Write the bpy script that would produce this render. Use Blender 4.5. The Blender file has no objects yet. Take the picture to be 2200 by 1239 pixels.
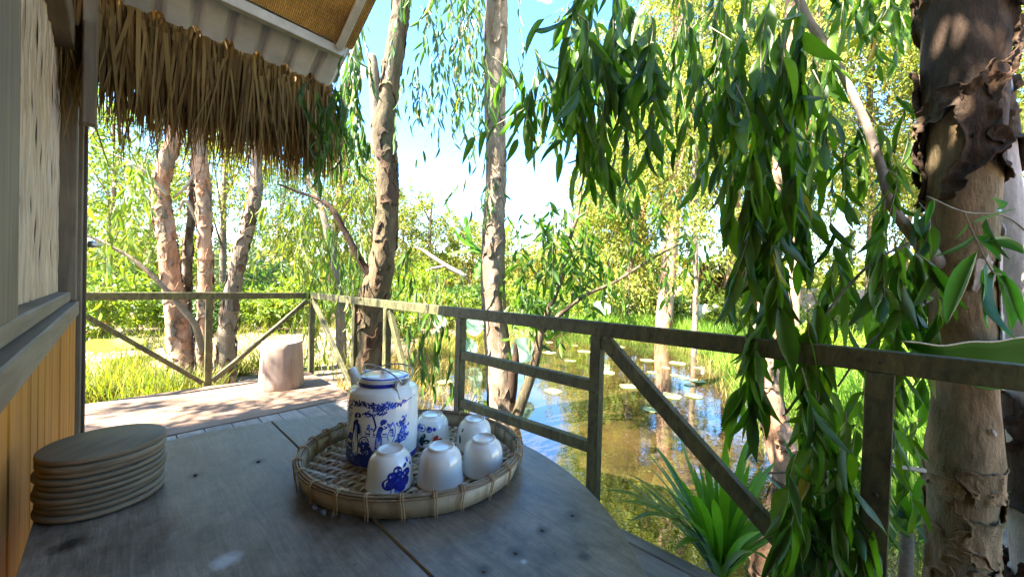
import bpy, math, random
import numpy as np
from mathutils import Vector, Matrix, noise as mnoise

random.seed(7); RNG = np.random.default_rng(7)
SC = bpy.context.scene
COL = SC.collection

# ------------------------------------------------------------------ camera, sky, sun, exposure
F_PX, ROLL, PITCH, EYE = 790.0, math.atan(.0285), math.atan(-10.15 / 790.0), 1.127   # focal length for a 2200 px wide picture
cam_d = bpy.data.cameras.new('camera'); cam = bpy.data.objects.new('camera', cam_d); COL.objects.link(cam)
cam_d.sensor_width = 36.0; cam_d.lens = 36.0 * F_PX / 2200.0; cam_d.clip_start = .02; cam_d.clip_end = 1500
cam.matrix_world = Matrix.Translation((0, 0, EYE)) @ Matrix.Rotation(math.pi / 2 + PITCH, 4, 'X') @ Matrix.Rotation(ROLL, 4, 'Z')
SC.camera = cam
HA = math.radians(47.5); CA, SA = math.cos(HA), math.sin(HA)      # the hut and its deck stand turned by this angle

SUN_EL = math.radians(54)
sun_h = (.95, -.3)                                                 # where the light travels, in the hut's frame
SUN_DIR = Vector((CA * sun_h[0] - SA * sun_h[1], SA * sun_h[0] + CA * sun_h[1], 0)).normalized() * math.cos(SUN_EL) - Vector((0, 0, math.sin(SUN_EL)))
world = bpy.data.worlds.new('World'); SC.world = world; world.use_nodes = True
wn = world.node_tree.nodes; wl = world.node_tree.links; wn.clear()
wo = wn.new('ShaderNodeOutputWorld'); wb = wn.new('ShaderNodeBackground'); sky = wn.new('ShaderNodeTexSky')
sky.sky_type = 'NISHITA'; sky.sun_disc = False; sky.sun_elevation = SUN_EL
sky.sun_rotation = math.atan2(-SUN_DIR.x, -SUN_DIR.y); sky.air_density = 1.0; sky.dust_density = .2; sky.ozone_density = 2.5
wb.inputs['Strength'].default_value = .085
wt = wn.new('ShaderNodeTexCoord'); wm = wn.new('ShaderNodeMapping'); wm.inputs['Scale'].default_value = (2.2, 2.2, 5)
wnz = wn.new('ShaderNodeTexNoise'); wnz.inputs['Scale'].default_value = 1.7; wnz.inputs['Detail'].default_value = 7
wr = wn.new('ShaderNodeValToRGB'); wr.color_ramp.elements[0].position = .63; wr.color_ramp.elements[1].position = .76
wmx = wn.new('ShaderNodeMixRGB'); wmx.inputs[2].default_value = (7.5, 8.0, 8.6, 1)
wl.new(wt.outputs['Generated'], wm.inputs[0]); wl.new(wm.outputs[0], wnz.inputs[0]); wl.new(wnz.outputs[0], wr.inputs[0])
wl.new(wr.outputs[0], wmx.inputs[0]); whs = wn.new('ShaderNodeHueSaturation'); whs.inputs['Saturation'].default_value = 1.22; wl.new(sky.outputs[0], whs.inputs['Color']); wl.new(whs.outputs[0], wmx.inputs[1]); wl.new(wmx.outputs[0], wb.inputs[0]); wl.new(wb.outputs[0], wo.inputs[0])
sun_l = bpy.data.lights.new('sun', 'SUN'); sun_l.energy = 5.0; sun_l.angle = math.radians(.53); sun_l.color = (1, .93, .82)
sun_o = bpy.data.objects.new('sun', sun_l); COL.objects.link(sun_o); sun_o.rotation_euler = SUN_DIR.to_track_quat('-Z', 'Y').to_euler()
SC.view_settings.view_transform = 'Standard'; SC.view_settings.look = 'None'; SC.view_settings.gamma = 1
SC.view_settings.exposure = 3.62
SC.cycles.use_denoising = True; SC.cycles.max_bounces = 8; SC.cycles.transmission_bounces = 6; SC.cycles.diffuse_bounces = 4; SC.cycles.glossy_bounces = 3
SC.cycles.caustics_reflective = False; SC.cycles.caustics_refractive = False; SC.cycles.sample_clamp_indirect = 6

# ------------------------------------------------------------------ measuring helpers (pixel of the 2200 px photograph -> point)
def ray(px, py):
    u, v = px - 1100.0, 619.5 - py
    c, s = math.cos(ROLL), math.sin(ROLL); u, v = u * c - v * s, u * s + v * c
    cp, sp = math.cos(PITCH), math.sin(PITCH)
    return Vector((u / F_PX, cp - v / F_PX * sp, sp + v / F_PX * cp))
def at(px, py, y): r = ray(px, py); t = y / r.y; return Vector((r.x * t, y, EYE + r.z * t))
def onz(px, py, z): r = ray(px, py); t = (z - EYE) / r.z; return Vector((r.x * t, r.y * t, z))
def W(x, y, z=0): return Vector((CA * x - SA * y, SA * x + CA * y, z))       # hut frame -> world

# ------------------------------------------------------------------ object helpers
def tag(o, label=None, cat=None, group=None, kind=None):
    if label: o['label'] = label
    if cat: o['category'] = cat
    if group: o['group'] = group
    if kind: o['kind'] = kind
    return o
def empty(name, loc=(0, 0, 0), rz=0.0, **k):
    o = bpy.data.objects.new(name, None); COL.objects.link(o); o.location = loc; o.rotation_euler = (0, 0, rz); o.empty_display_size = .1
    return tag(o, **k)
def meshdata(name, v, f, mat, smooth=False):
    me = bpy.data.meshes.new(name); v = np.asarray(v, dtype=np.float32).reshape(-1, 3)
    if isinstance(f, np.ndarray):
        n, k = f.shape
        me.vertices.add(len(v)); me.vertices.foreach_set('co', v.ravel())
        me.loops.add(n * k); me.loops.foreach_set('vertex_index', f.astype(np.int32).ravel())
        me.polygons.add(n); me.polygons.foreach_set('loop_start', np.arange(0, n * k, k, dtype=np.int32))
        me.update(calc_edges=True)
    else:
        me.from_pydata([tuple(map(float, p)) for p in v], [], [list(map(int, q)) for q in f]); me.update()
    if mat: me.materials.append(mat)
    if smooth: me.polygons.foreach_set('use_smooth', [True] * len(me.polygons))
    return me
def link(name, me, parent=None, **k):
    o = bpy.data.objects.new(name, me); COL.objects.link(o)
    if parent is not None: o.parent = parent
    return tag(o, **k)
def mesh(name, v, f, mat, parent=None, smooth=False, **k): return link(name, meshdata(name, v, f, mat, smooth), parent, **k)
class MB:
    def __init__(s): s.v = []; s.f = []
    def add(s, v, f):
        b = len(s.v); s.v += [tuple(p) for p in v]; s.f += [[i + b for i in q] for q in f]; return s
    def box(s, x0, x1, y0, y1, z0, z1, b=0.0):
        return s.add(*boxvf((x0, x1), (y0, y1), (z0, z1), b))
    def bar(s, p, q, w, h, b=.003, up=(0, 0, 1)):
        p, q = Vector(p), Vector(q); d = q - p; L = d.length; x = d.normalized(); y = Vector(up).cross(x).normalized(); z = x.cross(y)
        v, f = boxvf((0, L), (-w / 2, w / 2), (-h / 2, h / 2), b)
        return s.add([p + x * a + y * c + z * e for a, c, e in v], f)
    def build(s, name, mat, parent=None, smooth=False, **k): return mesh(name, s.v, s.f, mat, parent, smooth, **k)
def boxvf(X, Y, Z, b=0.0):
    if b <= 0:
        v = [(x, y, z) for z in Z for y in Y for x in X]
        return v, [(0, 2, 3, 1), (4, 5, 7, 6), (0, 1, 5, 4), (2, 6, 7, 3), (0, 4, 6, 2), (1, 3, 7, 5)]
    c = [(X[0] + X[1]) / 2, (Y[0] + Y[1]) / 2, (Z[0] + Z[1]) / 2]; hs = [(X[1] - X[0]) / 2, (Y[1] - Y[0]) / 2, (Z[1] - Z[0]) / 2]
    v = []; idx = {}
    for sx in (-1, 1):
        for sy in (-1, 1):
            for sz in (-1, 1):
                for ax in range(3):
                    d = [hs[0] - b, hs[1] - b, hs[2] - b]; d[ax] = hs[ax]
                    idx[(sx, sy, sz, ax)] = len(v); v.append((c[0] + sx * d[0], c[1] + sy * d[1], c[2] + sz * d[2]))
    f = []
    I = lambda x, y, z, a: idx[(x, y, z, a)]
    for s in (-1, 1):
        q = [I(s, -1, -1, 0), I(s, 1, -1, 0), I(s, 1, 1, 0), I(s, -1, 1, 0)]; f.append(q if s > 0 else q[::-1])
        q = [I(-1, s, -1, 1), I(-1, s, 1, 1), I(1, s, 1, 1), I(1, s, -1, 1)]; f.append(q if s > 0 else q[::-1])
        q = [I(-1, -1, s, 2), I(1, -1, s, 2), I(1, 1, s, 2), I(-1, 1, s, 2)]; f.append(q if s > 0 else q[::-1])
    for a in (-1, 1):
        for e in (-1, 1):
            f.append([I(a, e, -1, 0), I(a, e, 1, 0), I(a, e, 1, 1), I(a, e, -1, 1)])
            f.append([I(a, -1, e, 0), I(a, 1, e, 0), I(a, 1, e, 2), I(a, -1, e, 2)])
            f.append([I(-1, a, e, 1), I(1, a, e, 1), I(1, a, e, 2), I(-1, a, e, 2)])
            for g in (-1, 1): f.append([I(a, e, g, 0), I(a, e, g, 1), I(a, e, g, 2)])
    return v, f
def spline(pts, n):
    """Catmull-Rom through rows of any width"""
    P = np.asarray(pts, float); P = np.vstack([2 * P[0] - P[1], P, 2 * P[-1] - P[-2]]); m = len(P) - 3; out = []
    for t in np.linspace(0, m - 1e-6, n):
        i = int(t); u = t - i; a, b, c, d = P[i:i + 4]
        out.append(.5 * (2 * b + (c - a) * u + (2 * a - 5 * b + 4 * c - d) * u * u + (3 * b - a - 3 * c + d) * u ** 3))
    return np.array(out)
def tube(path, rad, ns=8, caps=True, disp=None):
    P = np.asarray(path, float); n = len(P); rad = np.broadcast_to(np.asarray(rad, float), (n,))
    T = np.gradient(P, axis=0); T /= np.linalg.norm(T, axis=1)[:, None] + 1e-12
    ref = np.array([1., 0, 0]) if abs(T[0][0]) < .8 else np.array([0, 1., 0]); v = []
    N = np.cross(T[0], ref); N /= np.linalg.norm(N)
    for i in range(n):
        N = N - T[i] * N.dot(T[i]); N /= np.linalg.norm(N) + 1e-12; B = np.cross(T[i], N)
        for k in range(ns):
            a = 2 * math.pi * k / ns; d = math.cos(a) * N + math.sin(a) * B; r = rad[i]
            if disp: r = r * (1 + disp(P[i] + d * r, i / max(1, n - 1), a))
            v.append(P[i] + d * r)
    f = [(i * ns + k, i * ns + (k + 1) % ns, (i + 1) * ns + (k + 1) % ns, (i + 1) * ns + k) for i in range(n - 1) for k in range(ns)]
    if caps: f += [tuple(range(ns))[::-1], tuple((n - 1) * ns + k for k in range(ns))]
    return v, f
def lathe(prof, ns=48, cx=0, cy=0, cz=0):
    v = []; f = []
    for r, z in prof:
        for k in range(ns):
            a = 2 * math.pi * k / ns; v.append((cx + r * math.cos(a), cy + r * math.sin(a), cz + z))
    for i in range(len(prof) - 1):
        for k in range(ns): f.append((i * ns + k, i * ns + (k + 1) % ns, (i + 1) * ns + (k + 1) % ns, (i + 1) * ns + k))
    return v, f

# ------------------------------------------------------------------ materials
MATS = {}
class NT:
    def __init__(s, name):
        s.m = bpy.data.materials.new(name); s.m.use_nodes = True; s.n = s.m.node_tree.nodes; s.l = s.m.node_tree.links; s.n.clear()
        s.out = s.n.new('ShaderNodeOutputMaterial')
    def node(s, t, ins=None, **at_):
        x = s.n.new('ShaderNode' + t)
        for k, v in at_.items(): setattr(x, k, v)
        for k, v in (ins or {}).items(): s.put(x.inputs[k], v)
        return x
    def put(s, sock, v):
        if hasattr(v, 'is_output') or hasattr(v, 'links'): s.l.new(v, sock)
        elif isinstance(v, (tuple, list)) and len(v) == 3 and sock.type == 'RGBA': sock.default_value = (*v, 1)
        else: sock.default_value = v
    def coords(s, stretch=(1, 1, 1), per_object=True, kind='Object'):
        tc = s.node('TexCoord'); v = tc.outputs[kind]
        if per_object:
            oi = s.node('ObjectInfo'); mu = s.node('VectorMath', {0: (13.7, 7.3, 19.1)}, operation='SCALE'); s.l.new(oi.outputs['Random'], mu.inputs['Scale'])
            ad = s.node('VectorMath', {0: v, 1: mu.outputs[0]}, operation='ADD'); v = ad.outputs[0]
        mp = s.node('Mapping', {'Vector': v, 'Scale': stretch}); return mp.outputs[0]
    def noise(s, vec, scale, detail=5, rough=.6, dist=0): return s.node('TexNoise', {'Vector': vec, 'Scale': scale, 'Detail': detail, 'Roughness': rough, 'Distortion': dist}).outputs[0]
    def ramp(s, fac, stops):
        r = s.node('ValToRGB', {0: fac}); e = r.color_ramp.elements
        while len(e) < len(stops): e.new(.5)
        for el, (p, c) in zip(e, stops): el.position = p; el.color = (*c, 1) if len(c) == 3 else c
        return r.outputs[0]
    def mix(s, fac, a, b, mode='MIX'): return s.node('MixRGB', {0: fac, 1: a, 2: b}, blend_type=mode).outputs[0]
    def math(s, op, a, b=0.0): return s.node('Math', {0: a, 1: b}, operation=op).outputs[0]
    def bump(s, h, strength, dist=.01): return s.node('Bump', {'Height': h, 'Strength': strength, 'Distance': dist}).outputs[0]
    def bsdf(s, col, rough=.6, normal=None, **k):
        b = s.node('BsdfPrincipled', {'Base Color': col, 'Roughness': rough})
        if normal is not None: s.l.new(normal, b.inputs['Normal'])
        for kk, v in k.items(): s.put(b.inputs[kk.replace('_', ' ')], v)
        s.l.new(b.outputs[0], s.out.inputs[0]); return b
def wood(name, c1, c2, c3=None, stretch=(1, 12, 12), scale=3.0, rough=.65, bump=.25, stain=.5, spec=.4, coat=0.0, bd=.004):
    t = NT(name); v = t.coords(stretch); g = t.noise(v, scale, 8, .65, .6)
    col = t.ramp(g, [(.3, c1), (.5, c2), (.72, c3 or c2)])
    st = t.noise(t.coords((1, 1, 1)), 5.0, 5, .6); col = t.mix(t.math('MULTIPLY', t.math('GREATER_THAN', st, 2), 0), col, c1) if stain <= 0 else t.mix(stain, col, t.ramp(st, [(.32, (.42, .4, .38)), (.62, (1.05, 1.04, 1.02))]), 'MULTIPLY')
    rv = t.node('ObjectInfo').outputs['Random']; col = t.mix(.35, col, t.ramp(rv, [(0, (.62, .62, .62)), (1, (1.15, 1.1, 1.05))]), 'MULTIPLY')
    fine = t.noise(t.coords(tuple(q * 3 for q in stretch)), scale * 3, 4, .7)
    t.bsdf(col, t.math('ADD', t.math('MULTIPLY', st, .25), rough - .12), t.bump(t.math('ADD', g, t.math('MULTIPLY', fine, .5)), bump, bd), Specular_IOR_Level=spec, Coat_Weight=coat, Coat_Roughness=.2)
    return t.m
def leafmat(name, c1, c2, trans=.5, rough=.45, isl=True, tcol=None, spec=.45, yellow=0.0):
    t = NT(name)
    rv = t.node('NewGeometry').outputs['Random Per Island'] if isl else t.node('ObjectInfo').outputs['Random']
    stops = [(0, c1), (1, c2)]
    if yellow > 0: stops = [(0, c1), (1 - yellow - .02, c2), (1 - yellow, (.32, .27, .03)), (1, (.36, .2, .03))]
    col = t.ramp(rv, stops)
    nz = t.noise(t.coords((1, 1, 1), False), 9.0, 3); col = t.mix(.5, col, t.ramp(nz, [(.3, (.75, .8, .7)), (.7, (1.15, 1.1, 1.0))]), 'MULTIPLY')
    b = t.node('BsdfPrincipled', {'Base Color': col, 'Roughness': rough, 'Specular IOR Level': spec})
    tr = t.node('BsdfTranslucent', {'Color': t.mix(1.0, col, tcol or (1.5, 1.75, .55), 'MULTIPLY')})
    mx = t.node('MixShader', {0: trans}); t.l.new(b.outputs[0], mx.inputs[1]); t.l.new(tr.outputs[0], mx.inputs[2]); t.l.new(mx.outputs[0], t.out.inputs[0])
    return t.m
def bark(name, pale, mid, dark, darkness=.45, scale=4.0, grey=(.3, .27, .23), bump=.8):
    t = NT(name); v = t.coords((1, 1, .35)); n1 = t.noise(v, scale, 8, .68, .9)
    col = t.ramp(n1, [(darkness - .14, dark), (darkness, mid), (darkness + .12, pale), (.8, tuple(min(1, q * 1.15) for q in pale))])
    n2 = t.noise(t.coords((1, 1, .6)), scale * .45, 4); col = t.mix(t.ramp(n2, [(.45, (0, 0, 0)), (.62, (.75, .75, .75))]), col, grey)
    n3 = t.noise(t.coords((1.4, 1.4, .5)), scale * 5, 6, .7); col = t.mix(.55, col, t.ramp(n3, [(.3, (.5, .46, .42)), (.6, (1.1, 1.08, 1.05))]), 'MULTIPLY')
    t.bsdf(col, .85, t.bump(t.math('ADD', n1, t.math('MULTIPLY', n3, .7)), bump, .02), Specular_IOR_Level=.2); return t.m
def plain(name, col, rough=.5, metal=0.0, var=.15, scale=30, bump=0.0, spec=.5, coat=0.0):
    t = NT(name); n = t.noise(t.coords(), scale, 4)
    c = t.ramp(n, [(.3, tuple(q * (1 - var) for q in col)), (.7, tuple(min(1, q * (1 + var)) for q in col))])
    t.bsdf(c, rough, t.bump(n, bump, .003) if bump else None, Metallic=metal, Specular_IOR_Level=spec, Coat_Weight=coat, Coat_Roughness=.05); return t.m

M = {}
M['rail'] = wood('rail_wood', (.04, .036, .012), (.1, .095, .034), (.17, .16, .06), (5, 5, 2), 7, .65, .6, .85)
M['deck'] = wood('deck_wood', (.14, .115, .09), (.23, .195, .16), (.3, .26, .215), (10, .8, 10), 3, .62, .3, .55)
M['platform'] = wood('platform_wood', (.12, .07, .042), (.175, .108, .066), (.215, .142, .092), (.8, 10, 10), 3, .7, .25, .4)
M['varnish'] = wood('varnished_wood', (.22, .07, .006), (.42, .155, .013), (.52, .22, .026), (8, 8, .6), 3, .6, .12, .35, .18, .0)
M['oldwood'] = wood('weathered_wood', (.1, .072, .044), (.165, .124, .078), (.225, .175, .118), (10, 10, .7), 3, .7, .35, .5)
M['oldwood_y'] = wood('weathered_wood_long', (.12, .088, .058), (.185, .145, .1), (.25, .2, .145), (10, .7, 10), 3, .65, .35, .5)
M['darktrim'] = wood('dark_trim', (.03, .018, .012), (.06, .035, .022), (.09, .055, .035), (8, 8, 1), 4, .5, .2, .3)
M['bamboo_wall'] = wood('split_bamboo', (.32, .225, .15), (.5, .37, .26), (.6, .46, .335), (14, 14, 1.0), 3, .5, .25, .35)
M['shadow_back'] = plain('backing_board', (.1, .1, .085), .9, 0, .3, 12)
M['stump'] = wood('stump_wood', (.3, .18, .12), (.46, .32, .24), (.55, .42, .33), (6, 6, .6), 3, .75, .4, .4)
M['disc'] = wood('round_board_wood', (.105, .085, .055), (.165, .138, .092), (.22, .188, .13), (2, 12, 12), 3, .55, .2, .4)
M['disc_edge'] = wood('round_board_edge', (.12, .075, .04), (.22, .15, .085), (.34, .245, .15), (3, 3, 40), 4, .7, .3, .3)
M['bamboo'] = wood('bamboo_strip', (.34, .27, .165), (.52, .44, .3), (.64, .56, .41), (14, 14, 3), 3, .42, .2, .45, .5)
M['bamboo_shade'] = wood('bamboo_strip_shade', (.15, .105, .05), (.26, .19, .105), (.34, .26, .155), (14, 14, 3), 3, .5, .2, .45)  # crossing strips of the tray, shadow contrast of the weave put into their colour
M['bamboo_dark'] = wood('bamboo_reed', (.12, .085, .045), (.25, .185, .11), (.37, .29, .19), (6, 6, 30), 5, .5, .3, .4)
M['cane'] = plain('cane_tie', (.4, .27, .13), .5, 0, .3, 60)
M['porcelain'] = plain('porcelain', (.76, .77, .74), .12, 0, .03, 14, 0, .55, .5)
M['unglazed'] = plain('unglazed_clay', (.6, .56, .48), .8, 0, .12, 80, .2)
M['cobalt'] = plain('cobalt_print', (.012, .02, .24), .18, 0, .6, 90, 0, .5, .4)
M['cobalt_mid'] = plain('cobalt_print_light', (.03, .08, .5), .18, 0, .7, 60, 0, .5, .4)
M['cobalt_wash'] = plain('cobalt_print_wash', (.3, .42, .72), .18, 0, .3, 60, 0, .5, .4)
M['leafprint'] = plain('green_print', (.015, .06, .04), .18, 0, .4, 60, 0, .5, .4)
M['redprint'] = plain('red_print', (.5, .04, .015), .18, 0, .4, 60, 0, .5, .4)
M['wire'] = plain('steel_wire', (.42, .42, .4), .38, .9, .15, 60)
M['sheet'] = plain('painted_steel_sheet', (.46, .47, .5), .5, .0, .3, 4, 0, .4)
M['steel_beam'] = plain('painted_steel_beam', (.4, .39, .36), .55, .0, .18, 14)
M['thatch'] = leafmat('palm_thatch', (.1, .055, .018), (.28, .18, .062), .2, .7, True, (1.3, 1.0, .55), .2)
M['bark_pink'] = bark('paperbark_pink', (.42, .245, .15), (.3, .15, .08), (.09, .05, .028), .43, 5.5, (.26, .2, .15))
M['bark_grey'] = bark('paperbark_grey', (.27, .2, .14), (.16, .115, .075), (.04, .028, .018), .45, 6.0, (.14, .125, .09))
M['bark_olive'] = bark('paperbark_olive', (.165, .115, .065), (.095, .07, .04), (.024, .017, .01), .46, 5.5, (.075, .07, .035))
M['bark_big'] = bark('paperbark_near', (.34, .21, .11), (.23, .135, .068), (.075, .043, .022), .4, 7.0, (.18, .155, .085), .9)
M['bark_pale'] = bark('paperbark_pale', (.52, .42, .36), (.42, .33, .27), (.2, .15, .11), .34, 6.0, (.4, .37, .33), .5)
M['bark_dark'] = bark('peeling_bark_dark', (.075, .042, .024), (.042, .024, .014), (.012, .008, .006), .48, 9.0, (.055, .036, .024))
M['bark_mid'] = bark('peeling_bark_brown', (.12, .068, .038), (.075, .043, .025), (.025, .016, .01), .46, 9.0, (.085, .06, .04))
M['limb'] = bark('smooth_limb', (.27, .215, .17), (.2, .155, .12), (.08, .06, .045), .36, 9.0, (.22, .2, .18), .4)
M['twig'] = plain('twig_bark', (.13, .085, .05), .8, 0, .4, 40, .3)
M['twig_pale'] = plain('pale_twig', (.3, .25, .17), .8, 0, .3, 40, .3)
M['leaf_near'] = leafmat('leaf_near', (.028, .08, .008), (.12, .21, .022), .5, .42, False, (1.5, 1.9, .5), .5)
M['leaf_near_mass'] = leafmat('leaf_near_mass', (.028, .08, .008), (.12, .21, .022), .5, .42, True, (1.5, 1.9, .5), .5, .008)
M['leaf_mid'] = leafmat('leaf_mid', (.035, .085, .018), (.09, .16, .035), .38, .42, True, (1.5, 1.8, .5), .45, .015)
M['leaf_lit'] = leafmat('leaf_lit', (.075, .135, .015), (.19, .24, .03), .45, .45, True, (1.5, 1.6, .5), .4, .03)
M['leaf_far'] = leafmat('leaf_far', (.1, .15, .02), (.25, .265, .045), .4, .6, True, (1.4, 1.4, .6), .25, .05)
M['leaf_olive'] = leafmat('leaf_olive', (.11, .15, .03), (.27, .27, .06), .35, .65, True, (1.3, 1.2, .6), .25, .08)
M['leaf_shrub'] = leafmat('leaf_shrub', (.1, .17, .018), (.24, .3, .03), .45, .5, True, (1.5, 1.6, .4), .35)
M['leaf_blue'] = leafmat('leaf_bluegreen', (.05, .1, .07), (.12, .18, .13), .35, .6, True, (1.3, 1.4, .9), .3)
M['leaf_broad'] = leafmat('leaf_broad', (.04, .12, .008), (.06, .16, .012), .4, .7, False, (1.5, 1.8, .4), .15)
M['banana'] = leafmat('banana_leaf', (.07, .2, .03), (.12, .28, .05), .5, .4, False, (1.5, 1.5, .5), .4)
M['strap'] = leafmat('strap_leaf', (.075, .18, .014), (.14, .28, .028), .45, .4, False, (1.5, 1.8, .5), .5)
M['strap_mass'] = leafmat('strap_leaf_mass', (.03, .09, .02), (.07, .16, .035), .35, .35, True, (1.5, 1.8, .5), .5)
M['lotus'] = leafmat('lotus_leaf', (.2, .34, .2), (.3, .44, .28), .3, .6, False, (1.2, 1.3, .8), .3)
M['lotus_y'] = leafmat('lotus_leaf_yellow', (.3, .36, .03), (.36, .42, .04), .5, .5, False, (1.3, 1.4, .5), .3)
M['lily'] = leafmat('lily_pad', (.22, .27, .08), (.42, .44, .22), .15, .4, False, (1.2, 1.3, .6), .5)
M['grass'] = leafmat('grass_green', (.1, .2, .02), (.22, .34, .04), .45, .5, True, (1.4, 1.5, .4), .3)
M['grass_dry'] = leafmat('grass_dry', (.3, .24, .07), (.46, .33, .12), .4, .6, True, (1.3, 1.1, .5), .25)
M['grass_mix'] = leafmat('grass_mixed', (.08, .15, .015), (.27, .24, .05), .45, .55, True, (1.4, 1.4, .4), .3)
def ground_mat():
    t = NT('sandy_ground'); v = t.coords((1, 1, 1), False); n1 = t.noise(v, .55, 6, .6); n2 = t.noise(v, 9, 8, .7); n3 = t.noise(v, 60, 4, .7)
    col = t.ramp(n2, [(.3, (.11, .07, .042)), (.5, (.23, .16, .11)), (.7, (.34, .26, .195))])
    col = t.mix(t.ramp(n1, [(.54, (0, 0, 0)), (.68, (1, 1, 1))]), col, t.ramp(n3, [(.35, (.08, .13, .02)), (.65, (.25, .27, .07))]))
    t.bsdf(col, .95, t.bump(t.math('ADD', n2, t.math('MULTIPLY', n3, .4)), .6, .05), Specular_IOR_Level=.1); return t.m
def water_mat():
    t = NT('pond_water'); v = t.coords((1, 1, 1), False); n1 = t.noise(v, 3.0, 3, .5); n2 = t.noise(v, 14, 2, .5)
    nb = t.bump(t.math('ADD', n1, t.math('MULTIPLY', n2, .22)), .045, .06)
    mud = t.ramp(t.noise(v, 1.1, 5), [(.35, (.012, .009, .004)), (.65, (.04, .025, .008))])
    d = t.node('BsdfDiffuse', {'Color': mud}); g = t.node('BsdfGlossy', {'Color': (.95, .97, 1), 'Roughness': .015}); t.l.new(nb, g.inputs['Normal'])
    fr = t.node('Fresnel', {'IOR': 2.7}); t.l.new(nb, fr.inputs['Normal'])
    mx = t.node('MixShader', {0: fr.outputs[0]}); t.l.new(d.outputs[0], mx.inputs[1]); t.l.new(g.outputs[0], mx.inputs[2]); t.l.new(mx.outputs[0], t.out.inputs[0]); return t.m
def mat_mat():
    t = NT('woven_mat'); tc = t.node('TexCoord').outputs['Object']
    br = t.node('TexBrick', {'Vector': t.node('Mapping', {'Vector': t.node('VectorMath', {0: tc, 1: t.node('VectorMath', {0: t.node('TexNoise', {'Vector': tc, 'Scale': 9.0, 'Detail': 3}).outputs['Color'], 'Scale': .012}, operation='SCALE').outputs[0]}, operation='ADD').outputs[0], 'Rotation': (0, 0, math.radians(90)), 'Scale': (1, 1, 1)}).outputs[0], 'Color1': (.56, .35, .1), 'Color2': (.42, .25, .065), 'Mortar': (.07, .04, .015), 'Scale': 1.0, 'Mortar Size': .0016, 'Mortar Smooth': .9, 'Brick Width': .036, 'Row Height': .0085, 'Bias': .1}, offset=.5)
    n = t.noise(t.coords((2, 2, 2), False), 2.2, 6); col = t.mix(.75, br.outputs[0], t.ramp(n, [(.34, (.42, .38, .35)), (.6, (1.1, 1.05, 1))]), 'MULTIPLY')
    fine = t.noise(t.coords((30, 140, 30), False), 2, 3); col = t.mix(.5, col, t.ramp(fine, [(.35, (.6, .56, .5)), (.65, (1.2, 1.15, 1.1))]), 'MULTIPLY')
    t.bsdf(col, .6, t.bump(br.outputs['Fac'], -.7, .004), Specular_IOR_Level=.4); return t.m
def table_mat(spots, smudges):
    t = NT('table_wood'); g = t.noise(t.node('Mapping', {'Vector': t.node('Mapping', {'Vector': t.node('TexCoord').outputs['Object'], 'Rotation': (0, 0, math.radians(43))}).outputs[0], 'Scale': (3, 16, 8)}).outputs[0], 4.0, 10, .74, .8); st = t.noise(t.coords((1, 1, 1), False), 11.0, 9, .72); big = t.noise(t.coords((1, 1, 1), False), 2.6, 4)
    col = t.ramp(g, [(.3, (.112, .094, .072)), (.52, (.182, .158, .126)), (.75, (.245, .218, .18))])
    col = t.mix(.85, col, t.ramp(st, [(.37, (.36, .33, .29)), (.5, (.88, .86, .83)), (.64, (1.3, 1.29, 1.28))]), 'MULTIPLY'); fl = t.noise(t.coords((1, 1, 1), False), 120, 3); col = t.mix(t.ramp(fl, [(.74, (0, 0, 0)), (.8, (.4, .4, .4))]), col, (.3, .3, .3)); fd = t.noise(t.coords((1.3, .8, 1), False), 75, 4); col = t.mix(t.ramp(fd, [(.27, (.7, .7, .7)), (.33, (0, 0, 0))]), col, (.03, .026, .022))
    col = t.mix(.6, col, t.ramp(big, [(.35, (.66, .62, .55)), (.65, (1.2, 1.2, 1.2))]), 'MULTIPLY')
    fg = t.noise(t.node('Mapping', {'Vector': t.node('Mapping', {'Vector': t.node('TexCoord').outputs['Object'], 'Rotation': (0, 0, math.radians(43))}).outputs[0], 'Scale': (5, 110, 8)}).outputs[0], 3.0, 6, .7); col = t.mix(.55, col, t.ramp(fg, [(.36, (.55, .53, .5)), (.6, (1.12, 1.11, 1.1))]), 'MULTIPLY')
    pos = t.node('TexCoord').outputs['Object']; wob = t.noise(t.coords((1, 1, 1), False), 40, 4)
    for (x, y, r), c, k in [(s, (.018, .014, .012), .9) for s in spots] + [(s, (.45, .46, .48), .75) for s in smudges]:
        dv = t.node('VectorMath', {0: t.node('VectorMath', {0: pos, 1: (x, y, 0)}, operation='SUBTRACT').outputs[0], 1: (1, 1, 0)}, operation='MULTIPLY').outputs[0]
        d = t.math('ADD', t.node('VectorMath', {0: dv}, operation='LENGTH').outputs['Value'], t.math('MULTIPLY', t.math('SUBTRACT', wob, .5), r * 1.6))
        fac = t.node('MapRange', {'Value': d, 'From Min': r * .25, 'From Max': r, 'To Min': k, 'To Max': 0}).outputs[0]
        col = t.mix(fac, col, c)
    rg = t.math('ADD', t.math('MULTIPLY', st, .3), .22)
    t.bsdf(col, rg, t.bump(t.math('ADD', g, t.math('MULTIPLY', st, .5)), .12, .004), Specular_IOR_Level=.5); return t.m
M['ground'] = ground_mat(); M['water'] = water_mat(); M['mat'] = mat_mat()

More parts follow.
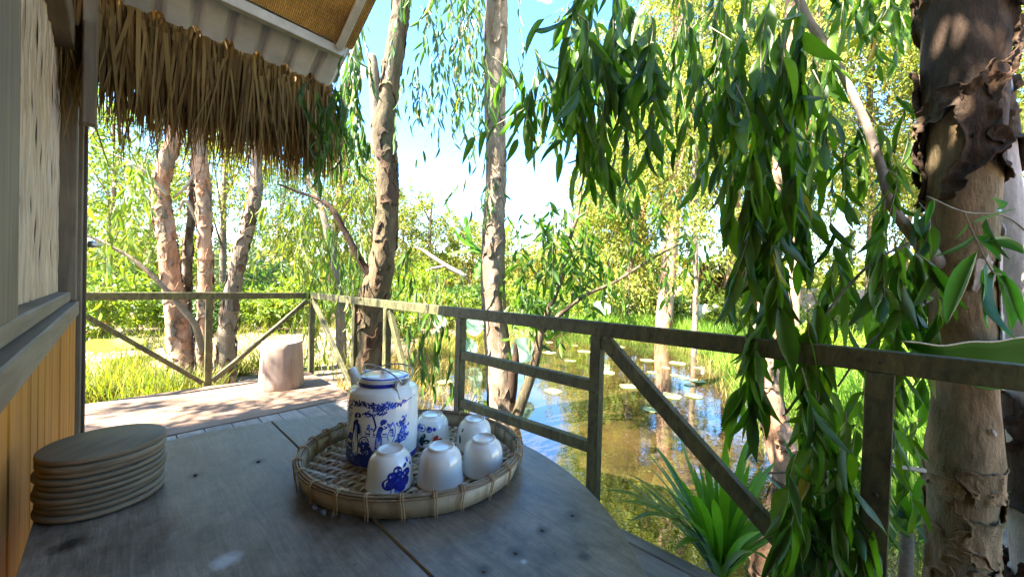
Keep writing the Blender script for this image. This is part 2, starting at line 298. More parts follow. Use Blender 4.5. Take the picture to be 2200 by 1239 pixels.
# ------------------------------------------------------------------ leaf and blade scattering
def leaf_template(n=6, curve=.12, droop=.1, fold=.12, wide=1.0, power=.8, wave=.0):
    v = []; f = []
    for i in range(n + 1):
        t = i / n; w = wide * .5 * max(.0, math.sin(math.pi * min(1, t) ** power)) ** .85 if 0 < i < n else .02 * wide
        y = curve * t * t - curve * .4 * t; z = -droop * t * t
        v += [(t, y - w, z + fold * w + wave * math.sin(9 * t)), (t, y, z), (t, y + w, z + fold * w + wave * math.sin(8 * t + 2))]
    for i in range(n):
        a = 3 * i; f += [(a, a + 3, a + 4, a + 1), (a + 1, a + 4, a + 5, a + 2)]
    return np.array(v), np.array(f)
RHOMB = (np.array([(0, 0, 0), (.42, -.5, .06), (1, 0, -.05), (.42, .5, .06)]), np.array([(0, 1, 2, 3)]))
BLADE = (np.array([(0, -.5, 0), (0, .5, 0), (.45, -.42, .05), (.45, .42, .05), (.78, -.25, -.02), (.78, .25, -.02), (1, -.02, -.15), (1, .02, -.15)]), np.array([(0, 2, 3, 1), (2, 4, 5, 3), (4, 6, 7, 5)]))
LEAF_T = [leaf_template(8, c, d, fo, 1.0, pw, wv) for c, d, fo, pw, wv in ((.16, .1, .18, .8, .012), (-.2, .16, .22, .7, .02), (.08, .26, .12, .9, .015), (-.06, .05, .32, .75, .008), (.26, .02, .1, .65, .02), (-.12, .34, .2, .85, .025))]
def frames(dirs, roll):
    x = dirs / (np.linalg.norm(dirs, axis=1)[:, None] + 1e-9)
    up = np.where(np.abs(x[:, 2:3]) > .95, np.array([[1., 0, 0]]), np.array([[0, 0, 1.]]))
    y = np.cross(up, x); y /= np.linalg.norm(y, axis=1)[:, None] + 1e-9; z = np.cross(x, y)
    c, s = np.cos(roll)[:, None], np.sin(roll)[:, None]
    return x, y * c + z * s, z * c - y * s
def scatter(tmpl, pos, dirs, length, width, roll=None, zs=None):
    """one leaf shape laid at many places; returns (verts, quads)"""
    tv, tf = tmpl; n = len(pos)
    if roll is None: roll = RNG.uniform(0, 6.28, n)
    x, y, z = frames(np.asarray(dirs, float), roll); L = np.broadcast_to(length, (n,))[:, None, None]; Wd = np.broadcast_to(width, (n,))[:, None, None]
    V = np.asarray(pos)[:, None, :] + x[:, None, :] * tv[None, :, 0:1] * L + y[:, None, :] * tv[None, :, 1:2] * Wd + z[:, None, :] * tv[None, :, 2:3] * (L if zs is None else Wd)
    Fc = tf[None] + (np.arange(n) * len(tv))[:, None, None]
    return V.reshape(-1, 3), Fc.reshape(-1, tf.shape[1])
def merge(parts):
    vs, fs, b = [], [], 0
    for v, f in parts:
        v = np.asarray(v); vs.append(v); fs.append(np.asarray(f) + b); b += len(v)
    return np.concatenate(vs), np.concatenate(fs)
def unit(v): v = np.asarray(v, float); return v / (np.linalg.norm(v, axis=-1, keepdims=True) + 1e-9)

# ------------------------------------------------------------------ ground and pond
WATER_Z = -.5
POND = np.array([(-1.9, 2.5), (-1.55, 4.6), (-1.7, 7.0), (-1.35, 9.2), (.2, 10.8), (1.3, 12.6), (3.6, 12.8), (5.2, 10.8), (4.9, 8.2), (4.1, 6.0), (3.3, 4.4), (3.0, 3.0), (2.7, 1.2), (2.4, -3), (-4.5, -3), (-3.8, 0)])
def pond_dist(P):
    """signed distance to the shore, negative in the water"""
    P = np.asarray(P, float); d = np.full(len(P), 1e9); ins = np.zeros(len(P), bool); n = len(POND)
    for i in range(n):
        a, b = POND[i], POND[(i + 1) % n]; ab = b - a; t = np.clip(((P - a) @ ab) / (ab @ ab), 0, 1)
        d = np.minimum(d, np.linalg.norm(P - a - t[:, None] * ab, axis=1))
        c = (a[1] > P[:, 1]) != (b[1] > P[:, 1]); xx = a[0] + (P[:, 1] - a[1]) * (b[0] - a[0]) / (b[1] - a[1] + 1e-12); ins ^= c & (P[:, 0] < xx)
    return np.where(ins, -d, d)
def ground_z(P):
    P = np.asarray(P, float); d = pond_dist(P); w = .35 * np.sin(P[:, 0] * 1.7 + P[:, 1]) + .25 * np.sin(P[:, 1] * 2.3 - P[:, 0] * .8)
    k = np.clip((d + w * .6 + .7) / 1.3, 0, 1); k = k * k * (3 - 2 * k)
    return -1.15 + k * .8 + .06 * np.sin(P[:, 0] * .9) * np.cos(P[:, 1] * .7) * k + .1 * np.clip(d / 12, 0, 1)
def gz(x, y): return float(ground_z(np.array([(x, y)]))[0])
ax = np.concatenate([-np.geomspace(400, 15, 26), np.arange(-14, 15.01, .3), np.geomspace(16, 400, 26)])
ay = np.concatenate([-np.geomspace(200, 5, 14), np.arange(-4, 24.01, .3), np.geomspace(25, 700, 30)])
GX, GY = np.meshgrid(ax, ay); gp = np.c_[GX.ravel(), GY.ravel()]; gv = np.c_[gp, ground_z(gp)]
nx, ny = len(ax), len(ay); ii = (np.arange(ny - 1)[:, None] * nx + np.arange(nx - 1)[None]).ravel()
mesh('ground', gv, np.c_[ii, ii + 1, ii + nx + 1, ii + nx], M['ground'], smooth=True, label='sandy garden ground with dry litter around the pond', kind='structure')
mesh('pond_water', [(-7, -6, WATER_Z), (9, -6, WATER_Z), (9, 16, WATER_Z), (-7, 16, WATER_Z)], [(0, 1, 2, 3)], M['water'], label='still brown pond water reflecting blue sky', kind='structure')

# ------------------------------------------------------------------ deck
deck = MB()
for y in (-1.8, -.6, .6, 1.8, 3.0, 3.55, 4.65): deck.box(-.1, 1.6, y - .04, y + .04, -.15, -.034)
for x, y in ((.05, -1.5), (1.55, -1.5), (.05, .6), (1.56, .6), (.05, 2.6), (1.56, 2.6), (.05, 4.6), (1.56, 4.6)): deck.box(x - .05, x + .05, y - .05, y + .05, -1.4, -.151)
deck = deck.build('deck', M['oldwood_y'], label='raised timber deck of grey planks on posts above the pond', kind='structure'); deck.rotation_euler = (0, 0, HA)
x = -.12; i = 0
while x < 1.6:
    w = random.uniform(.135, .175); w = min(w, 1.632 - x); dz = random.uniform(-.003, .0)
    if w > .04: MB().box(x + .003, x + w - .003, -2.2 + random.uniform(-.02, .02), 3.462 + random.uniform(-.006, .004), -.033 + dz, dz, .003).build('plank', M['deck'], deck)
    x += w; i += 1
y = 3.476
for w in (.3, .33, .31, .36):
    MB().box(-.3 + random.uniform(-.02, .02), 1.615 + random.uniform(-.012, .012), y + .002, y + w - .003, -.033, random.uniform(-.002, .001), .003).build('board', M['platform'], deck); y += w

# ------------------------------------------------------------------ railing
railing = empty('railing', (0, 0, 0), HA, label='wooden railing with diagonal braces along the deck edge', cat='railing')
RX, RY = 1.655, 4.83
def rx_at(px, py): r = ray(px, py); h = (CA * r.x + SA * r.y, -SA * r.x + CA * r.y, r.z); t = RX / h[0]; return (RX, h[1] * t, EYE + h[2] * t)
def rpart(name, p, q, w, h, mat='rail', up=(0, 0, 1)): return MB().bar(p, q, w, h, .003, up).build(name, M[mat], railing)
rpart('top_rail', (RX, -1.6, .915), (RX, RY + .02, .915), .045, .07)
rpart('top_rail', (-.22, RY, .915), (RX - .024, RY, .915), .045, .07)
posts_r = [4.80, 3.62, rx_at(832, 700)[1], rx_at(990, 720)[1], rx_at(1282, 800)[1], rx_at(1886, 900)[1], -1.2]
for i, yy in enumerate(posts_r):
    s = .055 if i < 5 else .066
    MB().box(RX - s / 2, RX + s / 2, yy - s / 2, yy + s / 2, -.5, .879, .003).build('post', M['rail'], railing)
MB().box(.683 - .028, .683 + .028, RY - .026, RY + .026, -.4, .879, .003).build('post', M['rail'], railing)
MB().box(-.2, -.145, RY - .026, RY + .026, -.4, .879, .003).build('post', M['rail'], railing)
rpart('brace', (RX, 4.76, .86), (RX, 3.68, .03), .04, .05)
rpart('brace', (RX, posts_r[2] - .035, .86), (RX, posts_r[3] + .5, .0), .04, .05)
rpart('brace', (RX, posts_r[4] - .035, .865), (RX, posts_r[5] + .05, .06), .045, .062)
rpart('brace', (-.14, RY, .745), (.64, RY, .03), .04, .055, up=(0, 1, 0))
rpart('brace', (.72, RY, .03), (RX - .05, RY, .85), .04, .055, up=(0, 1, 0))
for px0, py0, px1, py1 in ((995, 762, 1270, 826), (995, 866, 1270, 958)):
    za, zb = rx_at(px0, py0)[2], rx_at(px1, py1)[2]
    rpart('cross_rail', (RX - .002, posts_r[3] - .028, za), (RX - .002, posts_r[4] + .028, zb), .04, .058)

bolt_me = meshdata('bolt', [(-z_, x_, y_) for x_, y_, z_ in lathe([(.007, 0), (.007, .002), (.004, .0035), (0, .0038)], 10)[0]], lathe([(.007, 0), (.007, .002), (.004, .0035), (0, .0038)], 10)[1], M['darktrim'], True)
for yy, zz, xx in [(q, .915, RX - .0226) for q in posts_r[1:6]] + [(posts_r[4], .25, RX - .0276), (posts_r[4], .6, RX - .0276), (posts_r[3], .3, RX - .0276), (posts_r[3], .62, RX - .0276), (posts_r[5], .5, RX - .0331), (posts_r[4] - .09, .8, RX - .0226)]:
    o = link('bolt', bolt_me, railing); o.location = (xx, yy, zz)

# ------------------------------------------------------------------ hut: side wall, roof, thatch
hut = empty('hut', (0, 0, 0), HA, label='open garden hut with bamboo screen wall and thatched eave', cat='hut')
WX = -.127; PXW = -.105
y = -1.6
while y < 2.6:
    w = min(random.uniform(.1, .15), 2.64 - y); MB().box(PXW - .03, PXW + random.uniform(-.003, .001), y + .002, y + w - .002, -.05, .925, .004).build('wall_plank', M['varnish'], hut); y += w
MB().box(WX - .05, PXW + .006, -1.6, 2.64, .928, .99, .004).build('ledge', M['oldwood_y'], hut)
MB().box(WX - .06, WX + .006, -1.6, 2.56, .993, 1.035, .004).build('window_sill', M['oldwood_y'], hut)
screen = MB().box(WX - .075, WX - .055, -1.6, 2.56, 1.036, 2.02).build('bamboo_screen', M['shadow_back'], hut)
def strip_mesh(ph, k):
    n = 48; v = []; f = []
    for i in range(n + 1):
        t = i / n; z = 1.037 + .98 * t; a = 2 * math.pi * t * 3.3 + ph * 1.047; x = .0022 * math.sin(a); w = .01015 - .0042 * max(0, math.sin(a + k)) ** 6 - .0016 * max(0, math.sin(a * 2.3 + k)) ** 8
        x2 = x - .004
        v += [(x2, -w, z), (x, -w * .6, z), (x, w * .6, z), (x2, w, z)]
    for i in range(n):
        for j in range(3): a = 4 * i + j; f.append((a, a + 1, a + 5, a + 4))
    return meshdata('strip', v, f, M['bamboo_wall'], True)
sm = [strip_mesh(p, k) for p in range(6) for k in (0, 2.1)]
y = -1.55; i = 0
while y < 2.55:
    o = link('strip', sm[random.randrange(12)], screen); o.location = (WX - .03 + random.uniform(-.002, .002), y, 0); o.rotation_euler = (random.uniform(-.008, .008), 0, random.uniform(-.15, .15)); y += random.uniform(.0198, .0208); i += 1
MB().box(WX - .05, WX + .012, .9, 1.13, 1.037, 2.02, .004).build('frame_post', M['oldwood'], hut)
MB().box(WX - .06, WX + .02, -1.6, 2.56, 2.022, 2.13, .004).build('top_beam', M['oldwood_y'], hut)
MB().box(WX - .08, -.106, 2.563, 2.64, .995, 2.9, .004).build('frame_post', M['oldwood'], hut)
MB().box(WX - .08, -.0915, 2.643, 2.70, -.3, 2.9, .004).build('corner_post', M['oldwood'], hut)
MB().box(WX - .08, -.0795, 2.703, 2.745, -.3, 2.9, .004).build('corner_trim', M['darktrim'], hut)
MB().box(-3.6, WX - .083, 2.62, 2.7, -.4, 2.9).build('end_wall', M['oldwood'], hut)
MB().box(-3.6, WX - .09, -3.0, -2.92, -.4, 2.9).build('end_wall', M['oldwood'], hut)
MB().box(-.1, .86, -1.62, -1.56, -.03, 2.95).build('added_rear_wall', M['oldwood'], hut)  # unseen, added to block skylight from behind and darken the table
MB().box(-3.7, -.26, 2.37, 4.12, 2.36, 2.38).build('added_shade_awning', M['oldwood'], hut)  # unseen slab added to cast shade over the near deck planks
v, f = lathe([(.0, .0), (.03, .004), (.04, .02), (.03, .036), (.012, .045), (.012, .06), (0, .06)], 16); mesh('porch_knob', [(-.079 + z * .8, 2.724 + x * .5, 1.26 + y_ * .5) for x, y_, z in v], f, M['wire'], hut, True)
MB().box(-.085, -.045, 2.27, 2.32, 1.72, 2.5, .004).build('hanging_board', M['oldwood'], hut)
MB().box(-.135, -.1, 2.1, 2.2, 2.14, 2.45, .004).build('bracket', M['oldwood'], hut)
TP = math.tan(math.radians(28)); EY, EZ = 2.1, 2.40
def roof_z(y): return EZ + (EY - y) * TP if y > -.6 else EZ + (EY + .6) * TP + (y + .6) * TP
def roof_panel(x0, x1, y0, y1, dz0, dz1): 
    v = []
    for x in (x0, x1):
        for y in (y0, y1): v += [(x, y, roof_z(y) + dz0), (x, y, roof_z(y) + dz1)]
    return v, [(0, 2, 6, 4), (1, 5, 7, 3), (0, 4, 5, 1), (2, 3, 7, 6), (0, 1, 3, 2), (4, 6, 7, 5)]
RE = .9
v, f = roof_panel(-3.7, RE, -.6, EY - .01, 0, .012); mesh('ceiling_mat', v, f, M['mat'], hut)
v, f = roof_panel(-3.7, RE, -3.4, -.6, 0, .012); mesh('ceiling_mat', v, f, M['mat'], hut)
cs, cf = [], []
xs = np.arange(-3.75, RE + .012, .01)
def corr(x): u = (x % .13) / .13; return .03 * min(1, max(0, (abs(u - .5) * 2 - .62) / .12))
for y0, y1 in ((-.6, 2.36), (-3.6, -.6)):
    b = len(cs)
    for xx in xs: cs += [(xx, y0, roof_z(y0) + .03 + corr(xx)), (xx, y1, roof_z(y1) + .03 + corr(xx))]
    cf += [(b + 2 * i, b + 2 * i + 2, b + 2 * i + 3, b + 2 * i + 1) for i in range(len(xs) - 1)]
o = mesh('roof_sheet', cs, cf, M['sheet'], hut); md = o.modifiers.new('thick', 'SOLIDIFY'); md.thickness = .002
rb = MB().bar((-3.7, EY + .02, EZ - .04), (RE - .03, EY + .02, EZ - .02), .04, .05).build('eave_beam', M['steel_beam'], hut)
for xx in (.83, -.5, -1.8, -3.2):
    MB().bar((xx, EY - .01, roof_z(EY - .01) - .022), (xx, -.55, roof_z(-.55) - .022), .03, .036).build('rafter', M['steel_beam'], hut)
MB().bar((-3.7, -.6, roof_z(-.6) - .05), (RE, -.6, roof_z(-.6) - .05), .05, .06).build('ridge_beam', M['steel_beam'], hut)
MB().bar((-3.7, .8, roof_z(.8) - .02), (RE, .8, roof_z(.8) - .02), .03, .036).build('purlin', M['steel_beam'], hut)
# thatch: palm leaf strips hanging from under the eave
n = 3400; tx = RNG.uniform(-1.6, RE + .0, n); layer = RNG.integers(0, 4, n)
clump = np.array([mnoise.noise((float(a) * 5, 3.1, 0)) for a in tx]); clump2 = np.array([mnoise.noise((float(a) * 17, 8.1, float(l))) for a, l in zip(tx, layer)])
top = 2.40 - RNG.uniform(0, .05, n) + (layer == 0) * RNG.uniform(-.18, 0, n)
bot = 1.79 - .07 * clump - .10 * clump2 + RNG.normal(0, .05, n) - np.clip(RNG.normal(-.05, .07, n), 0, .2) + .1 * np.clip((.25 - tx) / .4, 0, 1)
pos = np.c_[tx, 2.352 + .024 * layer + RNG.uniform(0, .02, n), top]; dr = np.c_[RNG.normal(0, .1, n), RNG.normal(.0, .05, n) + .05, -np.ones(n)]
dr[:, 0] += .12 * clump
V, Fq = scatter(BLADE, pos, dr, np.maximum(.25, top - bot), RNG.uniform(.008, .018, n), RNG.normal(math.pi / 2, .6, n), 1)
n2 = 420; tx2 = RNG.uniform(-1.2, RE, n2); V2, F2 = scatter(BLADE, np.c_[tx2, 2.36 + RNG.uniform(0, .1, n2), RNG.uniform(2.0, 2.2, n2)], np.c_[RNG.normal(0, .13, n2), RNG.normal(.03, .05, n2), -np.ones(n2)], RNG.uniform(.28, .52, n2), RNG.uniform(.004, .009, n2), RNG.normal(math.pi / 2, .6, n2), 1)
V, Fq = merge([(V, Fq), (V2, F2)]); mesh('thatch', V, Fq, M['thatch'], hut, kind='stuff')

# ------------------------------------------------------------------ table
TZ = .74; TC = (-.364, .504); TR = .556
spots = [(*onz(px, py, TZ).xy, r) for px, py, r in ((1230, 1106, .019), (1165, 1138, .017), (1108, 1187, .016), (1040, 1226, .014), (555, 990, .02), (420, 1019, .018), (150, 1165, .024), (1255, 1195, .012))]
smud = [(*onz(px, py, TZ).xy, r) for px, py, r in ((490, 1200, .022), (1125, 1205, .006))]
M['table'] = table_mat(spots, smud); M['table_edge'] = wood('table_edge_wood', (.2, .165, .115), (.31, .26, .185), (.38, .32, .24), (3, 3, 60), 4, .7, .2, .3)
table = empty('table', (TC[0], TC[1], 0), 0, label='half-round wooden table against the hut wall, holding tea tray', cat='table')
sa_, sb_ = onz(590, 911, TZ), onz(930, 1239, TZ); sd = (sb_ - sa_).normalized(); sn = Vector((-sd.y, sd.x, 0))
def clip(poly, p, n):
    out = []
    for i in range(len(poly)):
        a, b = poly[i], poly[(i + 1) % len(poly)]; da, db = (a - p).dot(n), (b - p).dot(n)
        if da >= 0: out.append(a)
        if (da >= 0) != (db >= 0): out.append(a + (b - a) * (da / (da - db)))
    return out
circ = [Vector((TC[0] + TR * math.cos(a), TC[1] + TR * math.sin(a), 0)) for a in np.linspace(0, 2 * math.pi, 160, endpoint=False)]
wallp, walln = W(-.078, 0), Vector((CA, SA, 0)); sa_.z = 0
circ = clip(circ, wallp, walln)
for s in (1, -1):
    poly = clip(circ, sa_ + sn * (.0012 * s), sn * s); n = len(poly); cxy = sum(poly, Vector()) / n
    rings = [(1.0, TZ - .022, 0), (1.0, TZ - .0025, 0), (1.0, TZ, .0025)]; v = []
    for _, z, ins in rings:
        for p in poly:
            d = (p - cxy); q = p - d.normalized() * ins; v.append((q.x - TC[0], q.y - TC[1], z - (.0012 if s < 0 else 0)))
    f = [tuple(range(n))[::-1], tuple(2 * n + i for i in range(n))] + [(r * n + i, r * n + (i + 1) % n, (r + 1) * n + (i + 1) % n, (r + 1) * n + i) for r in range(2) for i in range(n)]
    me = meshdata('board', v, f, None); me.materials.append(M['table']); me.materials.append(M['table_edge'])
    for p in me.polygons: p.material_index = 0 if p.normal.z > .5 else 1
    link('board', me, table)
# the shader of the boards measures its marks from the table's own origin
for nd in M['table'].node_tree.nodes:
    if nd.type == 'VECT_MATH' and nd.operation == 'SUBTRACT': nd.inputs[1].default_value[0] -= TC[0]; nd.inputs[1].default_value[1] -= TC[1]
for x, y in ((-.16, .3), (.36, .12), (.2, -.36)): MB().box(x - .025, x + .025, y - .025, y + .025, .0, TZ - .0235, .004).build('leg', M['oldwood'], table)
MB().bar((-.16, .3, .68), (.2, -.36, .68), .03, .06).build('apron', M['oldwood'], table)
for x, y, r in spots[:6]:
    v, f = lathe([(.0, .0011), (.0026, .001), (.0034, .0003), (.0034, -.002)], 10, x - TC[0], y - TC[1], TZ + .0002); mesh('nail_head', v, f, M['darktrim'], table, True)

# ------------------------------------------------------------------ stack of round boards
SX, SY = -.695, .632; z = TZ + .0006; heights = [.0085, .0088, .008, .0092, .0085, .009, .0082, .0088, .0105, .0095]
ordn = ['tenth', 'ninth', 'eighth', 'seventh', 'sixth', 'fifth', 'fourth', 'third', 'second', 'topmost']
for k, h in enumerate(heights):
    r = .0765 + random.uniform(-.0022, .0015); b = .0015
    v, f = lathe([(r - .003, 0), (r, b), (r + .0003, h / 2), (r, h - b), (r - .002, h)], 56); nb = len(v)
    v = list(v) + [(0, 0, 0), (0, 0, h)]; f = list(f) + [((i + 1) % 56, i, nb) for i in range(56)] + [(4 * 56 + i, 4 * 56 + (i + 1) % 56, nb + 1) for i in range(56)]
    for i, p in enumerate(v): v[i] = (p[0] * (1 + .01 * math.sin(3 * math.atan2(p[1], p[0]) + k)), p[1], p[2])
    me = meshdata('round_board', v, f, M['disc'], True); me.materials.append(M['disc_edge'])
    for p in me.polygons: p.material_index = 0 if abs(p.normal.z) > .7 else 1
    o = link('round_board', me); o.location = (SX + random.uniform(-.0025, .0025), SY + random.uniform(-.0025, .0025), z); o.rotation_euler = (0, 0, random.uniform(0, 6)); z += h + .0009
    tag(o, {0: 'round wooden board at the very bottom of the stack by the wall', 9: 'topmost round wooden board on the stack by the wall'}.get(k, 'round wooden board, %s from the top of the stack by the wall' % ordn[k]), 'board', 'stacked round wooden boards')

# ------------------------------------------------------------------ woven bamboo tray
TX, TY, TRR = -.198, .783, .222; tray = empty('bamboo_tray', (TX, TY, TZ + .001), 0, label='round woven bamboo tray with bound rim holding teapot and cups', cat='tray'); tray.scale = (1, .9, 1)
FZ = .0048; pitch = .0128; K = 15
def weave(axis, k):
    c = k * pitch; L = math.sqrt(max(0, (TRR - .008) ** 2 - c * c)); n = max(4, int(2 * L / pitch * 2)); v = []; f = []
    for i in range(n + 1):
        u = -L + 2 * L * i / n; j = u / pitch; ph = (j + (k if axis == 0 else -k) + (0 if axis == 0 else 1.5)) / 3.0
        zz = FZ + (.0028 if axis == 0 else -.0028) * math.cos(2 * math.pi * ph) + .0004 * math.sin(j * 2 + k)
        w = .0052
        for s in (-1, -.5, .5, 1):
            q = (u, c + s * w, zz - (.0006 if abs(s) == 1 else 0)); v.append(q if axis == 0 else (q[1], q[0], q[2]))
    for i in range(n):
        for m in range(3): a = 4 * i + m; f.append((a, a + 1, a + 5, a + 4) if axis else (a, a + 4, a + 5, a + 1))
    a = math.radians(24); ca, sa = math.cos(a), math.sin(a)
    return mesh('woven_strip', [(x * ca - y * sa, x * sa + y * ca, z) for x, y, z in v], f, M['bamboo' if axis == 0 else 'bamboo_shade'], tray, True)
for k in range(-K, K + 1):
    weave(0, k); weave(1, k)
def ring_band(name, r0, r1, z0, z1, th, mat, wob=.0008, ns=120):
    v = []; f = []
    for k in range(ns):
        a = 2 * math.pi * k / ns; e = wob * math.sin(5 * a + r0 * 90) + wob * .6 * math.sin(11 * a)
        for r, z in ((r0 + e, z0), (r1 + e, z1), (r1 + e - th, z1), (r0 + e - th, z0)): v.append((r * math.cos(a), r * math.sin(a), z + .0008 * math.sin(3 * a + 1)))
    for k in range(ns):
        b, c = 4 * k, 4 * ((k + 1) % ns)
        for m in range(4): f.append((b + m, c + m, c + (m + 1) % 4, b + (m + 1) % 4))
    return mesh(name, v, f, mat, tray, True)
ring_band('outer_band', TRR - .002, TRR + .004, .0035, .036, .0022, M['bamboo'])
ring_band('inner_band', TRR - .008, TRR - .002, .006, .036, .002, M['bamboo'])
for q, (dr_, dz_, rr) in enumerate(((.005, .036, .0022), (.0022, .0395, .0024), (-.002, .0405, .0024), (-.0058, .038, .0022), (.0008, .0365, .002), (-.003, .0365, .002))):
    path = [((TRR + dr_ + .0006 * math.sin(7 * a + q)) * math.cos(a), (TRR + dr_ + .0006 * math.sin(7 * a + q)) * math.sin(a), dz_ + .0009 * math.sin(4 * a + q)) for a in np.linspace(0, 2 * math.pi, 110)]
    v, f = tube(path, rr, 6, False); mesh('rim_reed', v, f, M['bamboo_dark'], tray, True)
for k in range(26):
    a0 = 2 * math.pi * (k + random.uniform(-.18, .18)) / 26
    mb = MB()
    for da in (-.011, .007):
        a = a0 + da; cr, sr = math.cos(a), math.sin(a); path = []
        for rr, zz in ((.0052, .002), (.0072, .018), (.0092, .036), (.0062, .0425), (.0, .0438), (-.007, .042), (-.0102, .034), (-.0108, .02), (-.0105, .006)):
            path.append(((TRR + rr) * cr - .002 * sr * math.sin(zz * 80 + k), (TRR + rr) * sr + .002 * cr * math.sin(zz * 80 + k), zz))
        v, f = tube(spline(path, 18), .00105, 5); mb.add(v, f)
    mb.build('cane_tie', M['cane'], tray, True)

# ------------------------------------------------------------------ printed decoration laid on turned surfaces
def prof_r(prof, z):
    for (r0, z0), (r1, z1) in zip(prof, prof[1:]):
        if z1 > z0 and z0 <= z <= z1: return r0 + (r1 - r0) * (z - z0) / (z1 - z0)
    return prof[-1][0]
class Print:
    """flat printed shapes that follow a turned body; coordinates are (angle, height)"""
    def __init__(s, prof, phi0): s.prof = prof; s.phi0 = phi0; s.v = []; s.f = []
    def poly(s, pts, off=.00025):
        b = len(s.v)
        for a, z in pts:
            r = prof_r(s.prof, z) + off; s.v.append((r * math.cos(s.phi0 + a), r * math.sin(s.phi0 + a), z))
        s.f.append(list(range(b, b + len(pts))))
    def blob(s, a, z, ra, rz, n=9, jag=.0, off=.00025, rot=0):
        R = prof_r(s.prof, z); c_, s_ = math.cos(rot), math.sin(rot); P = []
        for k in range(n):
            t = 2 * math.pi * k / n; j = 1 + random.uniform(-jag, jag); x, y = ra * j * math.cos(t), rz * j * math.sin(t)
            P.append((a + (x * c_ - y * s_) / R, z + x * s_ + y * c_))
        s.poly(P, off)
    def stroke(s, pts, w, off=.0003):
        for (a0, z0), (a1, z1) in zip(pts, pts[1:]):
            R = prof_r(s.prof, z0); dx, dz = (a1 - a0) * R, z1 - z0; L = math.hypot(dx, dz) + 1e-9; nx_, nz_ = -dz / L * w / 2, dx / L * w / 2
            s.poly([(a0 - nx_ / R, z0 - nz_), (a1 - nx_ / R, z1 - nz_), (a1 + nx_ / R, z1 + nz_), (a0 + nx_ / R, z0 + nz_)], off)
    def build(s, name, mat, parent): return mesh(name, s.v, s.f, mat, parent)

# ------------------------------------------------------------------ teapot
PX, PY = -.272, .797; FLOOR = TZ + .0085
pot = empty('teapot', (PX, PY, FLOOR), 0, label='white cylindrical porcelain teapot with blue printed garden scene and wire handle', cat='teapot')
PR = .0725
body = [(0, .0), (.06, .0), (.0675, .001), (.0705, .0035), (PR, .009), (PR + .0006, .05), (PR, .1), (PR - .0002, .136), (PR - .002, .1445), (PR - .0065, .1505), (PR - .0135, .1545), (.0535, .1565), (.0525, .158), (.0525, .1655), (.0515, .167), (.049, .167)]
v, f = lathe(body, 80); mesh('body', v, f, M['porcelain'], pot, True)
v, f = lathe([(.0538, .1576), (.0544, .1585), (.0544, .1645), (.0536, .1658)], 80); mesh('neck_band', v, f, M['cobalt'], pot, True)
v, f = lathe([(PR + .0002, .0062), (PR + .0005, .0085), (PR + .0006, .0165), (PR + .0003, .018)], 80); mesh('base_band', v, f, M['cobalt'], pot, True)
lid_prof = [(.0498, .1672), (.052, .169), (.0522, .171), (.05, .1738), (.04, .1758), (.024, .177), (.008, .1776), (0, .1777)]
v, f = lathe(lid_prof, 64); lid = mesh('lid', v, f, M['porcelain'], pot, True)
v, f = lathe([(.0512, .1728), (.0503, .174), (.0482, .1747), (.047, .1749)], 64); mesh('lid_ring', v, f, M['cobalt_mid'], lid, True)
v, f = lathe([(0, .1777), (.0065, .178), (.0055, .1805), (.0085, .1835), (.007, .186), (0, .187)], 24); mesh('lid_knob', v, f, M['porcelain'], lid, True)
phi0 = math.atan2(-PY, -PX)          # the side that faces the camera
def ear(a):
    mb = MB(); t = []
    for k in range(13):
        u = math.pi * k / 12; t.append((.0155 * math.cos(u), .158 + .016 * math.sin(u)))
    t = [(.0155, .139)] + t + [(-.0155, .139)]; n = len(t); v = []
    for rr in (.0555, .0615):
        for x_, z_ in t:
            r_ = rr + max(0, .150 - z_) * 1.15; v.append((r_ * math.cos(a) - x_ * math.sin(a), r_ * math.sin(a) + x_ * math.cos(a), z_))
    f = [tuple(range(n)), tuple(range(n, 2 * n))[::-1]] + [(i, (i + 1) % n, n + (i + 1) % n, n + i) for i in range(n)]
    o = mesh('handle_lug', v, f, M['porcelain'], pot)
    md = o.modifiers.new('round', 'BEVEL'); md.width = .0018; md.segments = 2
    return o
EA = phi0 + math.radians(38); e1 = ear(EA); e2 = ear(EA + math.pi)
def wire_handle(lean, hgt, jx):
    P = []
    for t in np.linspace(0, 1, 15):
        s = math.cos(math.pi * t); r_ = .0635 * s; up_ = math.sin(math.pi * t); side = lean * up_
        P.append((r_ * math.cos(EA) - (side + jx * s) * math.sin(EA), r_ * math.sin(EA) + (side + jx * s) * math.cos(EA), .163 + hgt * up_ ** .8))
    ends = []
    for e in (0, -1):
        sgn = 1 if e == 0 else -1
        ends.append((.0555 * sgn * math.cos(EA), .0555 * sgn * math.sin(EA), .1605))
    P = [ends[0]] + P + [ends[1]]
    v, f = tube(spline(P, 46), .0017, 8); return mesh('wire_handle', v, f, M['wire'], pot, True)
wire_handle(.052, .024, .003); wire_handle(-.03, .036, -.004)
for k in range(7):
    s0 = .0635 + .002 * math.sin(k); c_, s_ = math.cos(EA), math.sin(EA)
    path = [(s0 * c_ + .005 * math.cos(t) * c_ - .0045 * math.sin(t) * s_ + k * .0008 * c_, s0 * s_ + .005 * math.cos(t) * s_ + .0045 * math.sin(t) * c_, .164 + .0016 * k + .002 * math.cos(t)) for t in np.linspace(0, 2 * math.pi, 14)]
    if k % 2 == 0: v, f = tube(path, .0011, 6); mesh('wire_wrap', v, f, M['wire'], pot, True)
SPA = phi0 - math.radians(138); c_, s_ = math.cos(SPA), math.sin(SPA)
sp = spline([(.062, .118, .0165), (.078, .127, .0145), (.09, .142, .012), (.098, .158, .0105), (.106, .1665, .0105)], 16)
